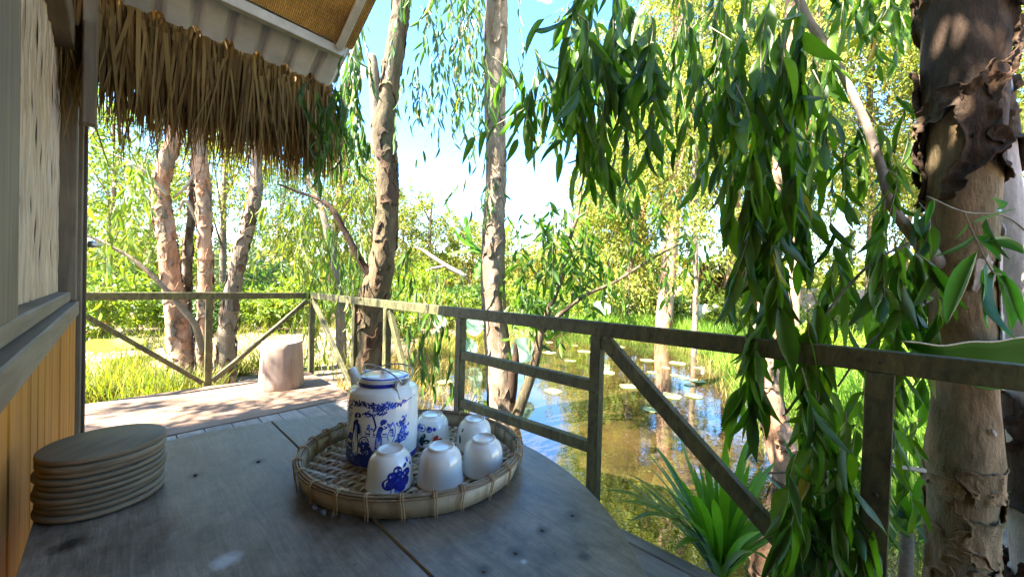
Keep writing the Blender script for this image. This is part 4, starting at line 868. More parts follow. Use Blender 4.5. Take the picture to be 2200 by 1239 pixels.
# --- broad leaf lying along the near end of the railing
bl = tree_root('broad_leaf', at(2260, 760, 1.14), 'wide dark green leaf reaching in above the near end of the railing', 'leaf')
v = []; f = []; n = 26; nr = 6
for i in range(n + 1):
    t = i / n; X = 1938 + 420 * t; yt = 722 + 14 * math.sin(t * 5 + 1) + 26 * t; h = 110 * math.sin(math.pi * min(1, t * .8 + .01)) ** .7
    for q in range(nr + 1): u = q / nr; p = at(X + 14 * u, yt + h * u, 1.17 + .07 * math.sin(u * 2.6) + .05 * t); v.append((p.x, p.y, p.z + .004 * math.sin(23 * t + 2 * u)))
for i in range(n):
    for j in range(nr): a = (nr + 1) * i + j; f.append((a, a + 1, a + nr + 2, a + nr + 1))
o = tmesh('blade', v, f, M['leaf_broad'], bl); md = o.modifiers.new('thick', 'SOLIDIFY'); md.thickness = .001
v2, f2 = tube([v[(nr + 1) * i] for i in range(n + 1)], .003, 6); tmesh('midrib', v2, f2, M['cane'], bl)

# --- slim tree behind the hanging leaves
b = at(1690, 1015, 3.15); t3 = tree_root('slim_paperbark', (b.x, b.y, -.5), 'slim pink-barked tree in the grass behind the hanging leaves', group='paperbark trees around the deck')
P, r = trunk(t3, [(1720, 1120, 80, 3.15), (1692, 1010, 70, 3.15), (1662, 900, 60, 3.15), (1646, 780, 52, 3.15), (1650, 640, 44, 3.2), (1664, 500, 42, 3.25), (1682, 350, 40, 3.3), (1696, 180, 38, 3.3), (1704, 0, 36, 3.3), (1720, -400, 30, 3.3)], M['bark_pink'], 120, 26, .14, 10); shell(t3, P, r, M['bark_grey'], 200, 36, .14, .002, .014, 7, 0, .8); shell(t3, P, r, M['bark_pink'], 200, 36, .22, .005, .014, 9, 0, .8)
S = Sprays(); S.region(14, 1600, 1800, -120, 60, 120, 280, 60, 3.0, 3.8, .14, 10); S.foliage(t3, M['leaf_mid'], .17, simple=True); S.twigs(t3, M['twig'])

# --- straight trunk standing in the water
b = at(1080, 905, 4.3); t4 = tree_root('straight_paperbark', (b.x, b.y, -.5), 'straight grey-brown paperbark trunk standing in the pond edge beyond the railing', group='paperbark trees around the deck')
P, r = trunk(t4, [(1085, 1000, 74, 4.3), (1080, 905, 64, 4.3), (1074, 800, 56, 4.3), (1064, 690, 50, 4.3), (1059, 590, 52, 4.3), (1062, 470, 46, 4.3), (1066, 340, 42, 4.3), (1063, 200, 44, 4.3), (1066, 60, 46, 4.3), (1072, -120, 44, 4.3), (1080, -500, 34, 4.3)], M['bark_grey'], 150, 30, .1, 9); shell(t4, P, r, M['bark_grey'], 220, 36, .2, .002, .01, 6)
trunk(t4, [(1095, 860, 26, 4.24), (1102, 800, 24, 4.2), (1108, 760, 14, 4.18), (1106, 735, 6, 4.18)], M['bark_dark'], 14, 10, .2, 14, 'broken_stub')
S = Sprays(); S.region(20, 930, 1120, -160, 20, 120, 330, 60, 3.8, 4.8, .17, 12, spread=.35); S.region(9, 960, 1060, 60, 200, 120, 200, 60, 3.6, 4.4, .17, 10, spread=.35); S.region(5, 1000, 1070, 380, 420, 40, 90, 50, 3.9, 4.2, .16, 7, spread=.5); S.region(6, 1080, 1240, 440, 490, 60, 150, 60, 4, 4.4, .15, 7, spread=.5)
S.foliage(t4, M['leaf_mid'], .17); S.twigs(t4, M['twig'])

# --- forked trunk beside the railing
b = at(785, 860, 3.75); t5 = tree_root('forked_paperbark', (b.x, b.y, -.5), 'forked paperbark trunk rising close outside the railing', group='paperbark trees around the deck')
P, r = trunk(t5, [(782, 930, 64, 3.75), (790, 800, 58, 3.75), (796, 700, 60, 3.75), (806, 630, 66, 3.75), (824, 545, 52, 3.75), (832, 450, 48, 3.75), (830, 350, 46, 3.75), (824, 270, 50, 3.75), (834, 200, 40, 3.75), (848, 110, 38, 3.75), (860, 20, 36, 3.75), (872, -150, 34, 3.75), (900, -500, 28, 3.75)], M['bark_olive'], 160, 30, .14, 10); shell(t5, P, r, M['bark_olive'], 240, 36, .1, .002, .014, 6); shell(t5, P, r, M['bark_mid'], 200, 36, .25, .004, .016, 6)
trunk(t5, [(818, 285, 34, 3.74), (808, 220, 28, 3.72), (803, 160, 24, 3.7), (799, 124, 20, 3.7), (797, 116, 6, 3.7)], M['bark_grey'], 24, 14, .16, 12, 'broken_fork')
trunk(t5, [(802, 600, 22, 3.7), (775, 560, 17, 3.65), (745, 505, 14, 3.6), (715, 452, 12, 3.55), (685, 428, 9, 3.55), (640, 412, 7, 3.6), (600, 396, 5, 3.6)], M['bark_dark'], 40, 10, .1, 14, 'branch')
S = Sprays(); S.region(22, 860, 1000, -120, 110, 120, 260, 50, 3.2, 4.6, .13, 13, spread=.32, sag=.02); S.region(12, 850, 960, 120, 220, 60, 130, 40, 3.4, 4.4, .12, 9, spread=.3)
S.region(26, 690, 780, 40, 200, 90, 220, 30, 2.35, 2.9, .13, 11, spread=.22, sag=.01); S.region(9, 665, 745, 90, 250, 70, 170, 25, 2.0, 2.2, .11, 9, spread=.22, sag=.01); S.region(8, 700, 770, 150, 300, 60, 110, 30, 2.5, 3.2, .11, 8, spread=.3)
S.region(9, 690, 780, 430, 540, 60, 110, 40, 3.4, 3.7, .12, 7, spread=.35); S.region(10, 870, 960, 620, 700, 100, 200, 30, 3.1, 3.5, .17, 7, spread=.22, sag=.01); S.region(4, 860, 920, 520, 580, 50, 120, 30, 3.3, 3.6, .16, 5, spread=.3)
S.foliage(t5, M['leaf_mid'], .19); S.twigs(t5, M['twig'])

# --- dark-stemmed sapling
b = at(1108, 905, 4.15); t6 = tree_root('sapling', (b.x, b.y, -.55), 'dark leaning sapling with two branches growing from the pond edge')
trunk(t6, [(1095, 960, 28, 4.15), (1112, 890, 24, 4.15), (1146, 790, 21, 4.12), (1166, 700, 16, 4.1), (1200, 610, 12, 4.1), (1222, 520, 9, 4.1), (1242, 460, 6, 4.1), (1250, 400, 4, 4.1)], M['bark_olive'], 60, 12, .1, 14)
trunk(t6, [(1164, 712, 12, 4.1), (1212, 668, 10, 4.0), (1262, 632, 8, 3.95), (1320, 606, 7, 3.9), (1400, 556, 5, 3.9), (1470, 520, 3, 3.9)], M['bark_olive'], 40, 10, .1, 14, 'branch')
S = Sprays(); S.region(44, 1110, 1270, 430, 640, 60, 130, 60, 3.8, 4.4, .17, 10, spread=.55, down=.5); S.region(9, 1260, 1460, 530, 620, 60, 130, 50, 3.7, 4.1, .13, 8, spread=.5); S.region(16, 1240, 1440, 310, 430, 60, 130, 60, 3.6, 4.2, .13, 9, spread=.5, down=.5); S.region(12, 1330, 1500, 380, 560, 60, 120, 50, 3.6, 4.2, .12, 8, spread=.45)
S.foliage(t6, M['leaf_near_mass'], .24); S.twigs(t6, M['twig'])

# --- clump of pink paperbarks behind the far railing
b = at(420, 830, 4.95); t7 = tree_root('paperbark_clump', (b.x, b.y, -.4), 'clump of pink peeling paperbark stems just beyond the far railing', group='paperbark trees around the deck')
for pts, m_, nf in (([(420, 900, 119, 4.95), (402, 820, 84, 4.95), (385, 720, 55, 4.95), (370, 610, 46, 4.95), (356, 500, 44, 4.95), (345, 415, 41, 4.95), (358, 345, 37, 4.95), (374, 290, 36, 4.95), (370, 180, 34, 4.95), (350, 0, 29, 4.95), (330, -300, 23, 4.95)], 'bark_pink', 170),
                    ([(440, 880, 76, 5.0), (436, 780, 41, 5.0), (441, 640, 34, 5.05), (440, 500, 32, 5.1), (434, 380, 34, 5.1), (424, 280, 32, 5.1), (415, 180, 30, 5.1), (400, 0, 26, 5.1), (390, -300, 22, 5.1)], 'bark_pink', 130),
                    ([(470, 880, 86, 4.9), (484, 790, 48, 4.9), (490, 690, 40, 4.9), (506, 590, 34, 4.95), (530, 490, 30, 5.0), (548, 420, 26, 5.05), (552, 330, 25, 5.1), (560, 150, 22, 5.1), (590, -150, 18, 5.1)], 'bark_grey', 150),
                    ([(412, 860, 43, 5.2), (400, 700, 26, 5.2), (402, 560, 22, 5.2), (412, 450, 18, 5.2), (420, 330, 16, 5.2), (440, 150, 12, 5.2), (470, -100, 8, 5.2)], 'bark_grey', 50)):
    P, r = trunk(t7, pts, M[m_], 120, 24, .16, 9); shell(t7, P, r, M['bark_grey' if m_ == 'bark_pink' else 'bark_mid'], 200, 30, .16, .002, .014, 7, 0, .75); shell(t7, P, r, M[m_], 200, 30, .24, .005, .016, 9, 0, .75)
trunk(t7, [(436, 760, 18, 4.8), (420, 700, 16, 4.7), (385, 655, 15, 4.6), (345, 610, 13, 4.5), (290, 560, 11, 4.4), (230, 525, 9, 4.3), (170, 500, 6, 4.2)], M['bark_grey'], 40, 10, .1, 14, 'branch')
trunk(t7, [(425, 480, 8, 5.1), (400, 430, 9, 5.0), (385, 450, 7, 5.0)], M['twig_pale'], 16, 8, .1, 14, 'branch'); trunk(t7, [(360, 420, 9, 4.9), (300, 360, 7, 4.7), (240, 330, 5, 4.6), (190, 310, 4, 4.5)], M['twig_pale'], 24, 8, .1, 14, 'branch'); trunk(t7, [(436, 345, 10, 5.1), (400, 400, 8, 5.0), (372, 425, 6, 5.0)], M['twig_pale'], 16, 8, .1, 14, 'branch')
S = Sprays(); S.region(16, 190, 330, 240, 420, 60, 150, 60, 4.2, 5.2, .13, 9, spread=.5); S.region(10, 190, 300, 380, 560, 80, 170, 40, 4.0, 4.8, .17, 8, spread=.35); S.region(12, 540, 680, 330, 460, 60, 130, 50, 4.6, 5.6, .14, 9, spread=.45)
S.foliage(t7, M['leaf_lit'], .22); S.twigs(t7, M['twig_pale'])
cw = W(-2.4, 5.6); cx7, cy7 = float(b.x), float(b.y)
crown_mesh(t7, [(cw.x, cw.y, 5.6, 2.0, 1.6, 1.1), (cx7, cy7, 6.2, 2.4, 2.0, 1.4), (cx7 - 2.2, cy7 + .6, 5.6, 1.8, 1.6, 1.2), (cw.x + .9, cw.y - 1.3, 5.0, 1.5, 1.2, .8)], 7000, .17, M['leaf_lit'], .24, stream=.8)

# --- weeping bush tree lit by the sun behind the deck corner
b = at(730, 760, 6.0); t8 = tree_root('weeping_tree', (b.x, b.y, -.42), 'low weeping tree with sunlit hanging leaves behind the deck corner')
trunk(t8, [(735, 800, 24, 6.0), (728, 640, 20, 6.0), (700, 480, 16, 6.1), (660, 380, 10, 6.2)], M['bark_grey'], 30, 12, .1, 10)
S = Sprays(); S.region(60, 630, 800, 470, 640, 90, 200, 40, 5.4, 6.6, .17, 11, spread=.25, sag=.03); S.region(34, 560, 800, 330, 500, 70, 150, 50, 5.2, 7.0, .16, 11, spread=.35); S.region(16, 900, 1010, 560, 640, 60, 140, 40, 5.6, 7.0, .16, 10, spread=.3)
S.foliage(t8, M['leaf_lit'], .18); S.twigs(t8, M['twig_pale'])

# ------------------------------------------------------------------ trees across the water and behind the garden
def bg_tree(px, depth, top_px, spread, w_px, mat, bmat, label, n=8000, L=.17, lean=0, low=.35, weep=.65, blobs=6, name='garden_tree', wr=.26):
    """tree standing at this depth, its top reaching the given height in the picture"""
    b0 = at(px, 620, depth); z0 = gz(b0.x, b0.y) - .05; H = at(px, top_px, depth).z - z0
    t = tree_root(name, (b0.x, b0.y, z0), label, 'tree', 'trees behind the pond and garden')
    r = w_px * depth / F_PX / 2 * math.cos(math.atan((px - 1100) / F_PX)); path = []
    for k in range(7):
        q = k / 6; path.append((b0.x + lean * q * H * .12 + .12 * math.sin(q * 5 + px), b0.y + .1 * math.sin(q * 4 + px * .3), z0 - .1 + q * H * .88, r * (1.15 - .8 * q)))
    S_ = spline(path, 40); v, f = tube(S_[:, :3], S_[:, 3], 12, True, barky(.12, 5, px)); tmesh('trunk', v, f, bmat, t)
    bl = []
    for k in range(blobs):
        q = low + (1 - low) * (k + .6) / blobs; i = min(39, int(q * 39)); c = S_[i]; wd = spread * (.62 + .5 * math.sin(math.pi * (.25 + .7 * (k + .5) / blobs)))
        a = random.uniform(0, 6.28); off = spread * .45
        bl.append((c[0] + off * math.cos(a), c[1] + off * math.sin(a), z0 + q * H * .93, wd * random.uniform(.75, 1.1), wd * random.uniform(.75, 1.1), H * (1 - low) / blobs * .95))
        mid = S_[max(0, i - 6)]
        if k % 1 == 0:
            vv, ff = tube(spline([mid[:3], (mid[:3] + np.array(bl[-1][:3])) / 2 + np.array([0, 0, .1]), np.array(bl[-1][:3]) + np.array([0, 0, .1])], 8), np.linspace(r * .35, r * .1, 8), 6); tmesh('bough', vv, ff, bmat, t)
    crown_mesh(t, bl, n, L, mat, wr, weep=weep, stream=.9 if depth < 18 else 1.2)
    return t
bg_tree(1432, 11.5, -260, 2.2, 34, M['leaf_far'], M['bark_pink'], 'tall pale-trunked tree on the far bank behind the sapling', 21600, .17)
bg_tree(1320, 17.5, 40, 2.3, 22, M['leaf_olive'], M['bark_grey'], 'yellowish weeping tree beside the blue sky gap over the pond', 16200, .2, low=.25)
bg_tree(1570, 14.0, -180, 2.3, 26, M['leaf_olive'], M['bark_pink'], 'olive-leaved tree behind the dry brush screen on the far bank', 19800, .19)
bg_tree(1720, 9.0, -420, 1.8, 30, M['leaf_far'], M['bark_pink'], 'pink-stemmed weeping tree behind the slim tree', 21600, .15, low=.3)
bg_tree(1860, 12.5, -200, 2.4, 24, M['leaf_olive'], M['bark_grey'], 'golden-green tree seen under the arching limb', 19800, .19)
bg_tree(2010, 10.0, -320, 1.9, 26, M['leaf_far'], M['bark_grey'], 'weeping tree behind the large near trunk', 16200, .17)
bg_tree(2230, 7.5, -420, 1.7, 30, M['leaf_far'], M['bark_pink'], 'leafy tree at the far right edge of the garden', 8000, .15)
bg_tree(1490, 8.8, -120, 1.2, 13, M['leaf_far'], M['bark_grey'], 'thin drooping young tree leaning over the lily pads', 6000, .14, low=.3)
bg_tree(925, 22.0, 388, 2.2, 12, M['leaf_far'], M['bark_grey'], 'round-topped distant tree left of the straight trunk', 9000, .24, low=.2, weep=.4)
bg_tree(1010, 27.0, 470, 2.2, 9, M['leaf_olive'], M['bark_grey'], 'low distant tree right behind the straight trunk', 6000, .27, low=.2, weep=.4)
bg_tree(1150, 25.0, 500, 2.0, 9, M['leaf_far'], M['bark_grey'], 'low distant tree under the small white cloud', 6000, .26, low=.15, weep=.4)
bg_tree(1235, 21.0, 430, 1.8, 9, M['leaf_olive'], M['bark_grey'], 'distant yellow-green tree behind the sapling top', 6000, .23, low=.2, weep=.45)
bg_tree(720, 15.0, 250, 2.0, 18, M['leaf_far'], M['bark_pink'], 'light green tree behind the weeping tree at the deck corner', 9000, .19, low=.3)
bg_tree(600, 19.0, 300, 2.3, 15, M['leaf_blue'], M['bark_grey'], 'blue-green distant tree seen between clump and deck corner', 8000, .22, low=.15, weep=.45)
bg_tree(480, 12.0, 60, 1.8, 18, M['leaf_far'], M['bark_grey'], 'slender tree behind the paperbark clump', 8000, .16, low=.4)
bg_tree(330, 14.0, 60, 2.4, 18, M['leaf_blue'], M['bark_grey'], 'hazy green tree left behind the paperbark clump', 9000, .18, low=.3, weep=.45)
bg_tree(230, 9.5, 120, 1.7, 16, M['leaf_lit'], M['bark_grey'], 'bright yellow-green tree next to the hut corner', 9000, .15, low=.25, weep=.5)
bg_tree(120, 15.0, 0, 2.5, 18, M['leaf_far'], M['bark_grey'], 'tall tree mostly hidden behind the hut wall', 6000, .2, low=.2)

bg_tree(790, 18.0, 320, 2.0, 13, M['leaf_far'], M['bark_grey'], 'leafy distant tree directly behind the forked trunk', 8000, .21, low=.15, weep=.5)
bg_tree(868, 24.0, 430, 2.0, 10, M['leaf_olive'], M['bark_grey'], 'olive distant tree just right of the forked trunk', 7000, .25, low=.1, weep=.4)
bg_tree(1085, 23.0, 480, 1.8, 9, M['leaf_far'], M['bark_grey'], 'small distant tree just right of the straight trunk', 6000, .24, low=.1, weep=.4)
bg_tree(1385, 14.5, 130, 2.2, 16, M['leaf_olive'], M['bark_pink'], 'weeping golden tree left of the pale far trunk', 16000, .18, low=.12)
bg_tree(1650, 16.5, -60, 2.6, 14, M['leaf_far'], M['bark_grey'], 'broad light green tree behind the slim tree', 16000, .2, low=.1)
bg_tree(1940, 15.5, -40, 2.6, 14, M['leaf_olive'], M['bark_grey'], 'broad golden tree above the brick wall', 14000, .2, low=.15)
bg_tree(1275, 16.0, 330, 1.5, 8, M['leaf_far'], M['bark_grey'], 'drooping yellow-green tree above the sapling branch', 11000, .18, low=.1, weep=.7)
bg_tree(1350, 13.3, 40, 1.5, 10, M['leaf_far'], M['bark_grey'], 'thin weeping tree in the gap left of the hanging leaves', 13000, .16, low=.12, weep=.75)
def shrub(px, depth, w, h, mat, label, n=4200, L=.1, weep=.25, wr=.42, name='shrub'):
    b0 = at(px, 640, depth); z0 = gz(b0.x, b0.y) - .03; t = tree_root(name, (b0.x, b0.y, z0), label, 'shrub', 'shrubs around the pond')
    bl = [(b0.x + random.uniform(-.35, .35) * w, b0.y + random.uniform(-.3, .3) * w, z0 + h * random.uniform(.35, .7), w * random.uniform(.4, .6), w * random.uniform(.4, .6), h * random.uniform(.35, .5)) for _ in range(5)]
    mb = MB()
    for q in bl: v, f = tube(spline([(b0.x, b0.y, z0 - .05), ((b0.x + q[0]) / 2, (b0.y + q[1]) / 2, z0 + h * .3), q[:3]], 8), np.linspace(.02, .006, 8), 5); mb.add(v, f)
    tmesh('stems', mb.v, mb.f, M['twig'], t); crown_mesh(t, bl, n, L, mat, wr, weep=weep, stream=.28, per=14, shell=.2); return t
for a in ((215, 7.2, 1.3, 1.5, 'leaf_lit', 'bright bush by the hut corner behind the far railing'), (300, 9.0, 1.8, 1.4, 'leaf_shrub', 'lime-green bush left of the paperbark clump'), (400, 10.5, 1.7, 1.2, 'leaf_shrub', 'round green bush behind the paperbark clump'),
          (255, 10.5, 1.8, 2.0, 'leaf_mid', 'dark green bush beside the hut corner'), (345, 11.5, 1.9, 2.0, 'leaf_lit', 'tall bush seen between hut and paperbark clump'), (455, 9.2, 1.3, 1.3, 'leaf_mid', 'dark bush between the paperbark stems'), (560, 12.5, 1.9, 2.1, 'leaf_mid', 'tall shaded bush behind the far railing brace'), (630, 11.0, 1.5, 1.5, 'leaf_lit', 'bright bush just left of the deck corner post'), (770, 10.0, 1.6, 1.8, 'leaf_mid', 'green bush between deck corner and forked trunk'), (890, 10.0, 1.3, 1.3, 'leaf_lit', 'low drooping bush right of the forked trunk'), (1010, 13.0, 1.5, 1.5, 'leaf_mid', 'shaded bush at the foot of the banana plant'), (1160, 12.9, 1.3, 1.2, 'leaf_mid', 'dark bush on the far bank left of the sapling stem'), (1460, 13.4, 1.4, 1.4, 'leaf_mid', 'dark bush right of the pale far trunk'), (1560, 11.8, 1.5, 1.5, 'leaf_lit', 'yellow bush beside the pale garden vessel'), (1830, 11.5, 1.7, 1.5, 'leaf_lit', 'bright bush before the brick wall'),
          (520, 11.0, 1.8, 1.35, 'leaf_shrub', 'broad-leaved bush right of the paperbark clump'), (590, 9.4, 1.1, 1.2, 'leaf_lit', 'small bright bush behind the stump stool'), (665, 12.5, 1.9, 1.6, 'leaf_shrub', 'sunlit bush behind the deck corner post'), (840, 13.0, 2.0, 1.7, 'leaf_shrub', 'glowing green bush behind the forked trunk'),
          (905, 14.5, 2.2, 2.5, 'leaf_shrub', 'tall yellow-green creeper mound beside the banana plant'), (965, 11.6, 1.7, 1.4, 'leaf_lit', 'drooping yellow bush below the banana plant'), (1125, 14.5, 2.2, 1.9, 'leaf_shrub', 'bright bush right of the straight trunk'), (1210, 15.5, 2.2, 1.7, 'leaf_lit', 'yellow bush on the far bank behind the sapling stem'),
          (1300, 14.3, 2.0, 1.5, 'leaf_shrub', 'lime bush on the far bank beyond the lily pads'), (1380, 13.8, 1.7, 1.3, 'leaf_lit', 'low yellow bush left of the pale far trunk'), (1660, 11.5, 1.9, 1.4, 'leaf_lit', 'bush in front of the dry brush screen'), (1740, 7.8, 1.2, .9, 'leaf_shrub', 'low bush in the bright grass behind the slim tree'), (1960, 8.0, 1.3, 1.1, 'leaf_shrub', 'bush in front of the brick wall near the large trunk')):
    shrub(a[0], a[1], a[2], a[3], M[a[4]], a[5])
# far belt of trees that closes the garden
n = 1100; an = RNG.uniform(-1.2, 1.2, n); ds = RNG.uniform(28, 60, n)
bl = [(math.sin(a) * d, math.cos(a) * d, RNG.uniform(.2, 3.2), 2.6, 2.6, 1.6) for a, d in zip(an, ds)]
P, D, l = crown(bl, 60000, .6, weep=.35, per=14, stream=.9, shell=.1); V, Fq = scatter(RHOMB, P, D, l, l * .5)
mesh('treeline', V, Fq, M['leaf_far'], label='distant belt of trees closing the garden horizon', cat='treeline', kind='stuff')

# ------------------------------------------------------------------ banana plant
b0 = at(1045, 620, 13.2); bz = gz(b0.x, b0.y); ban = tree_root('banana_plant', (b0.x, b0.y, bz), 'banana plant with big split leaves behind the straight trunk', 'plant')
v, f = tube([(b0.x, b0.y, bz - .1), (b0.x + .05, b0.y, bz + 1.0), (b0.x, b0.y, bz + 2.0)], [.16, .12, .07], 12); tmesh('stem', v, f, M['grass'], ban)
def big_leaf(p0, p1, p2, w, root, mat, n=18, split=True):
    path = spline([p0, p1, p2], n + 1); v, f = [], []; T = np.gradient(path, axis=0); sd_ = unit(np.cross(T, np.array([0, 0, 1.0])[None])); nrm = np.cross(sd_, unit(T))
    for i in range(n + 1):
        t = i / n; ww = w * max(.05, math.sin(math.pi * (t * .92 + .06))) ** .6
        g = (i % 3 == 0 and split)
        for s in (-1, -.5, 0, .5, 1): v.append(path[i] + sd_[i] * s * ww * (1 - (.45 if g and abs(s) == 1 else 0)) + nrm[i] * (-abs(s) * ww * .35 + (random.uniform(-.04, .04) if abs(s) == 1 else 0) * w * 2))
    for i in range(n):
        for j in range(4): a = 5 * i + j; f.append((a, a + 1, a + 6, a + 5))
    tmesh('leaf', np.array(v), f, mat, root); vv, ff = tube(path, np.linspace(.03, .008, n + 1) * min(1, w / .3), 6); tmesh('midrib', vv, ff, M['grass'], root)
for x1, y1, x2, y2, w in ((1015, 520, 1000, 462, .22), (1000, 518, 975, 490, .2), (1010, 535, 960, 545, .26), (1030, 560, 1022, 600, .24), (1075, 510, 1100, 470, .22), (1085, 540, 1130, 555, .22)):
    big_leaf(at(1045, 545, 13.2), at(x1, y1, 13.0), at(x2, y2, 12.8), w, ban, M['banana'])

# fallen bough across the bushes
fb = tree_root('fallen_branch', at(1000, 595, 11.2), 'bare pale fallen branch lying across the bushes beyond the pond', 'branch')
trunk(fb, [(1002, 594, 11, 11.2), (965, 575, 10, 11.2), (935, 556, 9, 11.2), (912, 540, 7, 11.3), (895, 532, 4, 11.3)], M['limb'], 24, 8, .1, 6); trunk(fb, [(955, 572, 6, 11.1), (930, 576, 5, 11.1), (915, 582, 3, 11.1)], M['limb'], 12, 6, .1, 6, 'branch')

# ------------------------------------------------------------------ brush screen, brick wall, vessel on the far bank
def far_xy(px, depth): p = at(px, 640, depth); return p.x, p.y
x0, y0 = far_xy(1500, 15.2); x1, y1 = far_xy(1640, 14.2); zz = gz(x0, y0); bs = tree_root('brush_screen', ((x0 + x1) / 2, (y0 + y1) / 2, zz), 'brown screen of dry palm fronds behind the far bank trees', 'screen')
n = 1500; t = RNG.uniform(0, 1, n); pos = np.c_[x0 + (x1 - x0) * t, y0 + (y1 - y0) * t + RNG.normal(0, .12, n), zz + RNG.uniform(.6, 2.6, n)]
V, Fq = scatter(BLADE, pos, np.c_[RNG.normal(0, .45, n), RNG.normal(0, .3, n), -np.ones(n)], RNG.uniform(.4, .9, n), RNG.uniform(.03, .07, n), None, 1); tmesh('fronds', V, Fq, M['thatch'], bs, False, kind='stuff')
for t in (0, .33, .66, 1): v, f = tube([(x0 + (x1 - x0) * t, y0 + (y1 - y0) * t, zz - .1), (x0 + (x1 - x0) * t, y0 + (y1 - y0) * t, zz + 2.4)], .05, 8); tmesh('post', v, f, M['twig'], bs)
x0, y0 = far_xy(1700, 16.5); x1, y1 = far_xy(2020, 14.5); zz = gz(x0, y0) - .1; L_ = math.hypot(x1 - x0, y1 - y0)
M['brick'] = plain('old_brick', (.36, .27, .22), .9, 0, .3, 8, .3); M['mortar'] = plain('mortar', (.3, .28, .25), .95, 0, .2, 12)
bw = empty('brick_wall', (x0, y0, zz), math.atan2(y1 - y0, x1 - x0), label='low weathered brick garden wall behind the bright grass', cat='wall')
MB().box(0, L_, .012, .2, 0, 1.5).build('core', M['mortar'], bw)
bme = meshdata('brick', *boxvf((0, .475), (0, .06), (0, .185), .012), M['brick'])
for row in range(8):
    x = -.25 * (row % 2)
    while x < L_ - .3:
        o = link('brick', bme, bw); o.location = (max(0, x), random.uniform(-.004, .004), row * .2 + .005); x += .49
MB().box(-.05, L_ + .05, -.04, .24, 1.605, 1.69, .01).build('coping', M['mortar'], bw)
MB().box(L_ - .35, L_ - .12, -.1, .012, 0, 1.602, .01).build('pier', M['brick'], bw)
px_, py_ = far_xy(1512, 12.4); zz = gz(px_, py_); ve = tree_root('garden_vessel', (px_, py_, zz), 'pale rounded open vessel on a short stump by the far bank', 'planter')
v, f = lathe([(.0, .36), (.16, .36), (.2, .4), (.3, .48), (.42, .62), (.46, .76), (.43, .9), (.36, .94), (.34, .92), (.4, .76), (.36, .62), (.2, .5), (0, .48)], 32, px_, py_, zz); tmesh('bowl', v, f, M['unglazed'], ve)
v, f = lathe([(.15, -.05), (.13, .2), (.14, .355), (0, .357)], 16, px_, py_, zz); tmesh('stump_base', v, f, M['stump'], ve)

# ------------------------------------------------------------------ lotus leaves, lily pads
def disc_leaf(root, c, r, tilt, mat, cup_=.25, name='leaf', wave=.06):
    v = [(0, 0, -cup_ * r)]; f = []; ns = 26; rot = Matrix.Rotation(tilt[0], 3, 'X') @ Matrix.Rotation(tilt[1], 3, 'Y'); ph = random.uniform(0, 6)
    for q in (.35, .7, 1.0):
        for k in range(ns):
            a = 2 * math.pi * k / ns; rr = r * q * (1 + .05 * math.sin(3 * a + ph)); v.append((rr * math.cos(a), rr * math.sin(a), -cup_ * r * (1 - q * q) + wave * r * q * q * math.sin(5 * a + ph)))
    for k in range(ns): f.append((0, 1 + k, 1 + (k + 1) % ns))
    for q in range(2):
        for k in range(ns): a, b = 1 + q * ns + k, 1 + q * ns + (k + 1) % ns; f.append((a, a + ns, b + ns)); f.append((a, b + ns, b))
    return tmesh(name, [rot @ Vector(p) + Vector(c) for p in v], f, mat, root)
for px, py, d, r, tl, lab, mt in ((1018, 700, 8.8, .24, (1.0, .1), 'pale blue-green lotus leaf left of the straight trunk', 'lotus'), (1124, 752, 6.2, .22, (1.15, .15), 'upright pale lotus leaf between straight trunk and sapling', 'lotus'), (944, 690, 8.0, .16, (.9, .3), 'small pale lotus leaf among reeds near the forked trunk', 'lotus'), (1005, 748, 7.2, .2, (1.1, -.3), 'pale lotus leaf at the water edge left of the straight trunk', 'lotus'),
                              (1295, 660, 11.5, .3, (.7, .2), 'distant blue-green lotus leaf on the far bank', 'lotus'), (245, 738, 6.0, .36, (.12, .1), 'large yellow lotus leaf beyond the far railing by the hut', 'lotus_y')):
    c = at(px, py, d); g = min(gz(c.x, c.y), c.z - .1); t = tree_root('lotus_leaf', (c.x, c.y, g), lab, 'lotus leaf', 'raised lotus leaves')
    disc_leaf(t, c, r, tl, M[mt]); v, f = tube(spline([(c.x, c.y + .1, g - .1), (c.x + .04, c.y + .08, (g + c.z) / 2), (c.x, c.y + .01, c.z - .06)], 8), .009, 6); tmesh('stalk', v, f, M['grass'], t)
def lily_me():
    v = [(0, 0, 0)]; f = []; ns = 22; ph = random.uniform(0, 6)
    for q in (.55, 1):
        for k in range(ns): a = .16 + (6.283 - .32) * k / (ns - 1); rr = q * (1 + .03 * math.sin(4 * a + ph)); v.append((rr * math.cos(a), rr * math.sin(a), .03 * (q == 1) * (1 + math.sin(3 * a + ph))))
    for k in range(ns - 1): f.append((0, 1 + k, 2 + k)); f.append((1 + k, 1 + ns + k, 2 + ns + k)); f.append((1 + k, 2 + ns + k, 2 + k))
    return meshdata('lily_pad', v, f, M['lily'], True)
lm = [lily_me() for _ in range(4)]
pads_all = [(1180, 722), (1215, 735), (1235, 742), (1160, 748), (1205, 752), (1255, 755), (1180, 757), (1250, 768), (1225, 775), (1290, 785), (1240, 790), (1300, 800), (1345, 772), (1370, 780), (1390, 774), (1400, 800), (1330, 792), (1360, 812), (1385, 822), (1430, 815), (1450, 806), (1470, 812), (1410, 845), (1440, 850), (1425, 862), (1462, 838), (1480, 826), (1500, 818), (1445, 868), (1400, 880), (1350, 830), (1315, 760), (1330, 745), (1500, 790), (1520, 800), (1455, 780), (1188, 840), (970, 758), (990, 765), (1005, 770), (955, 820), (1430, 790), (1490, 850), (1370, 850), (1180, 735), (1270, 728), (1300, 740)]
pads = pads_all
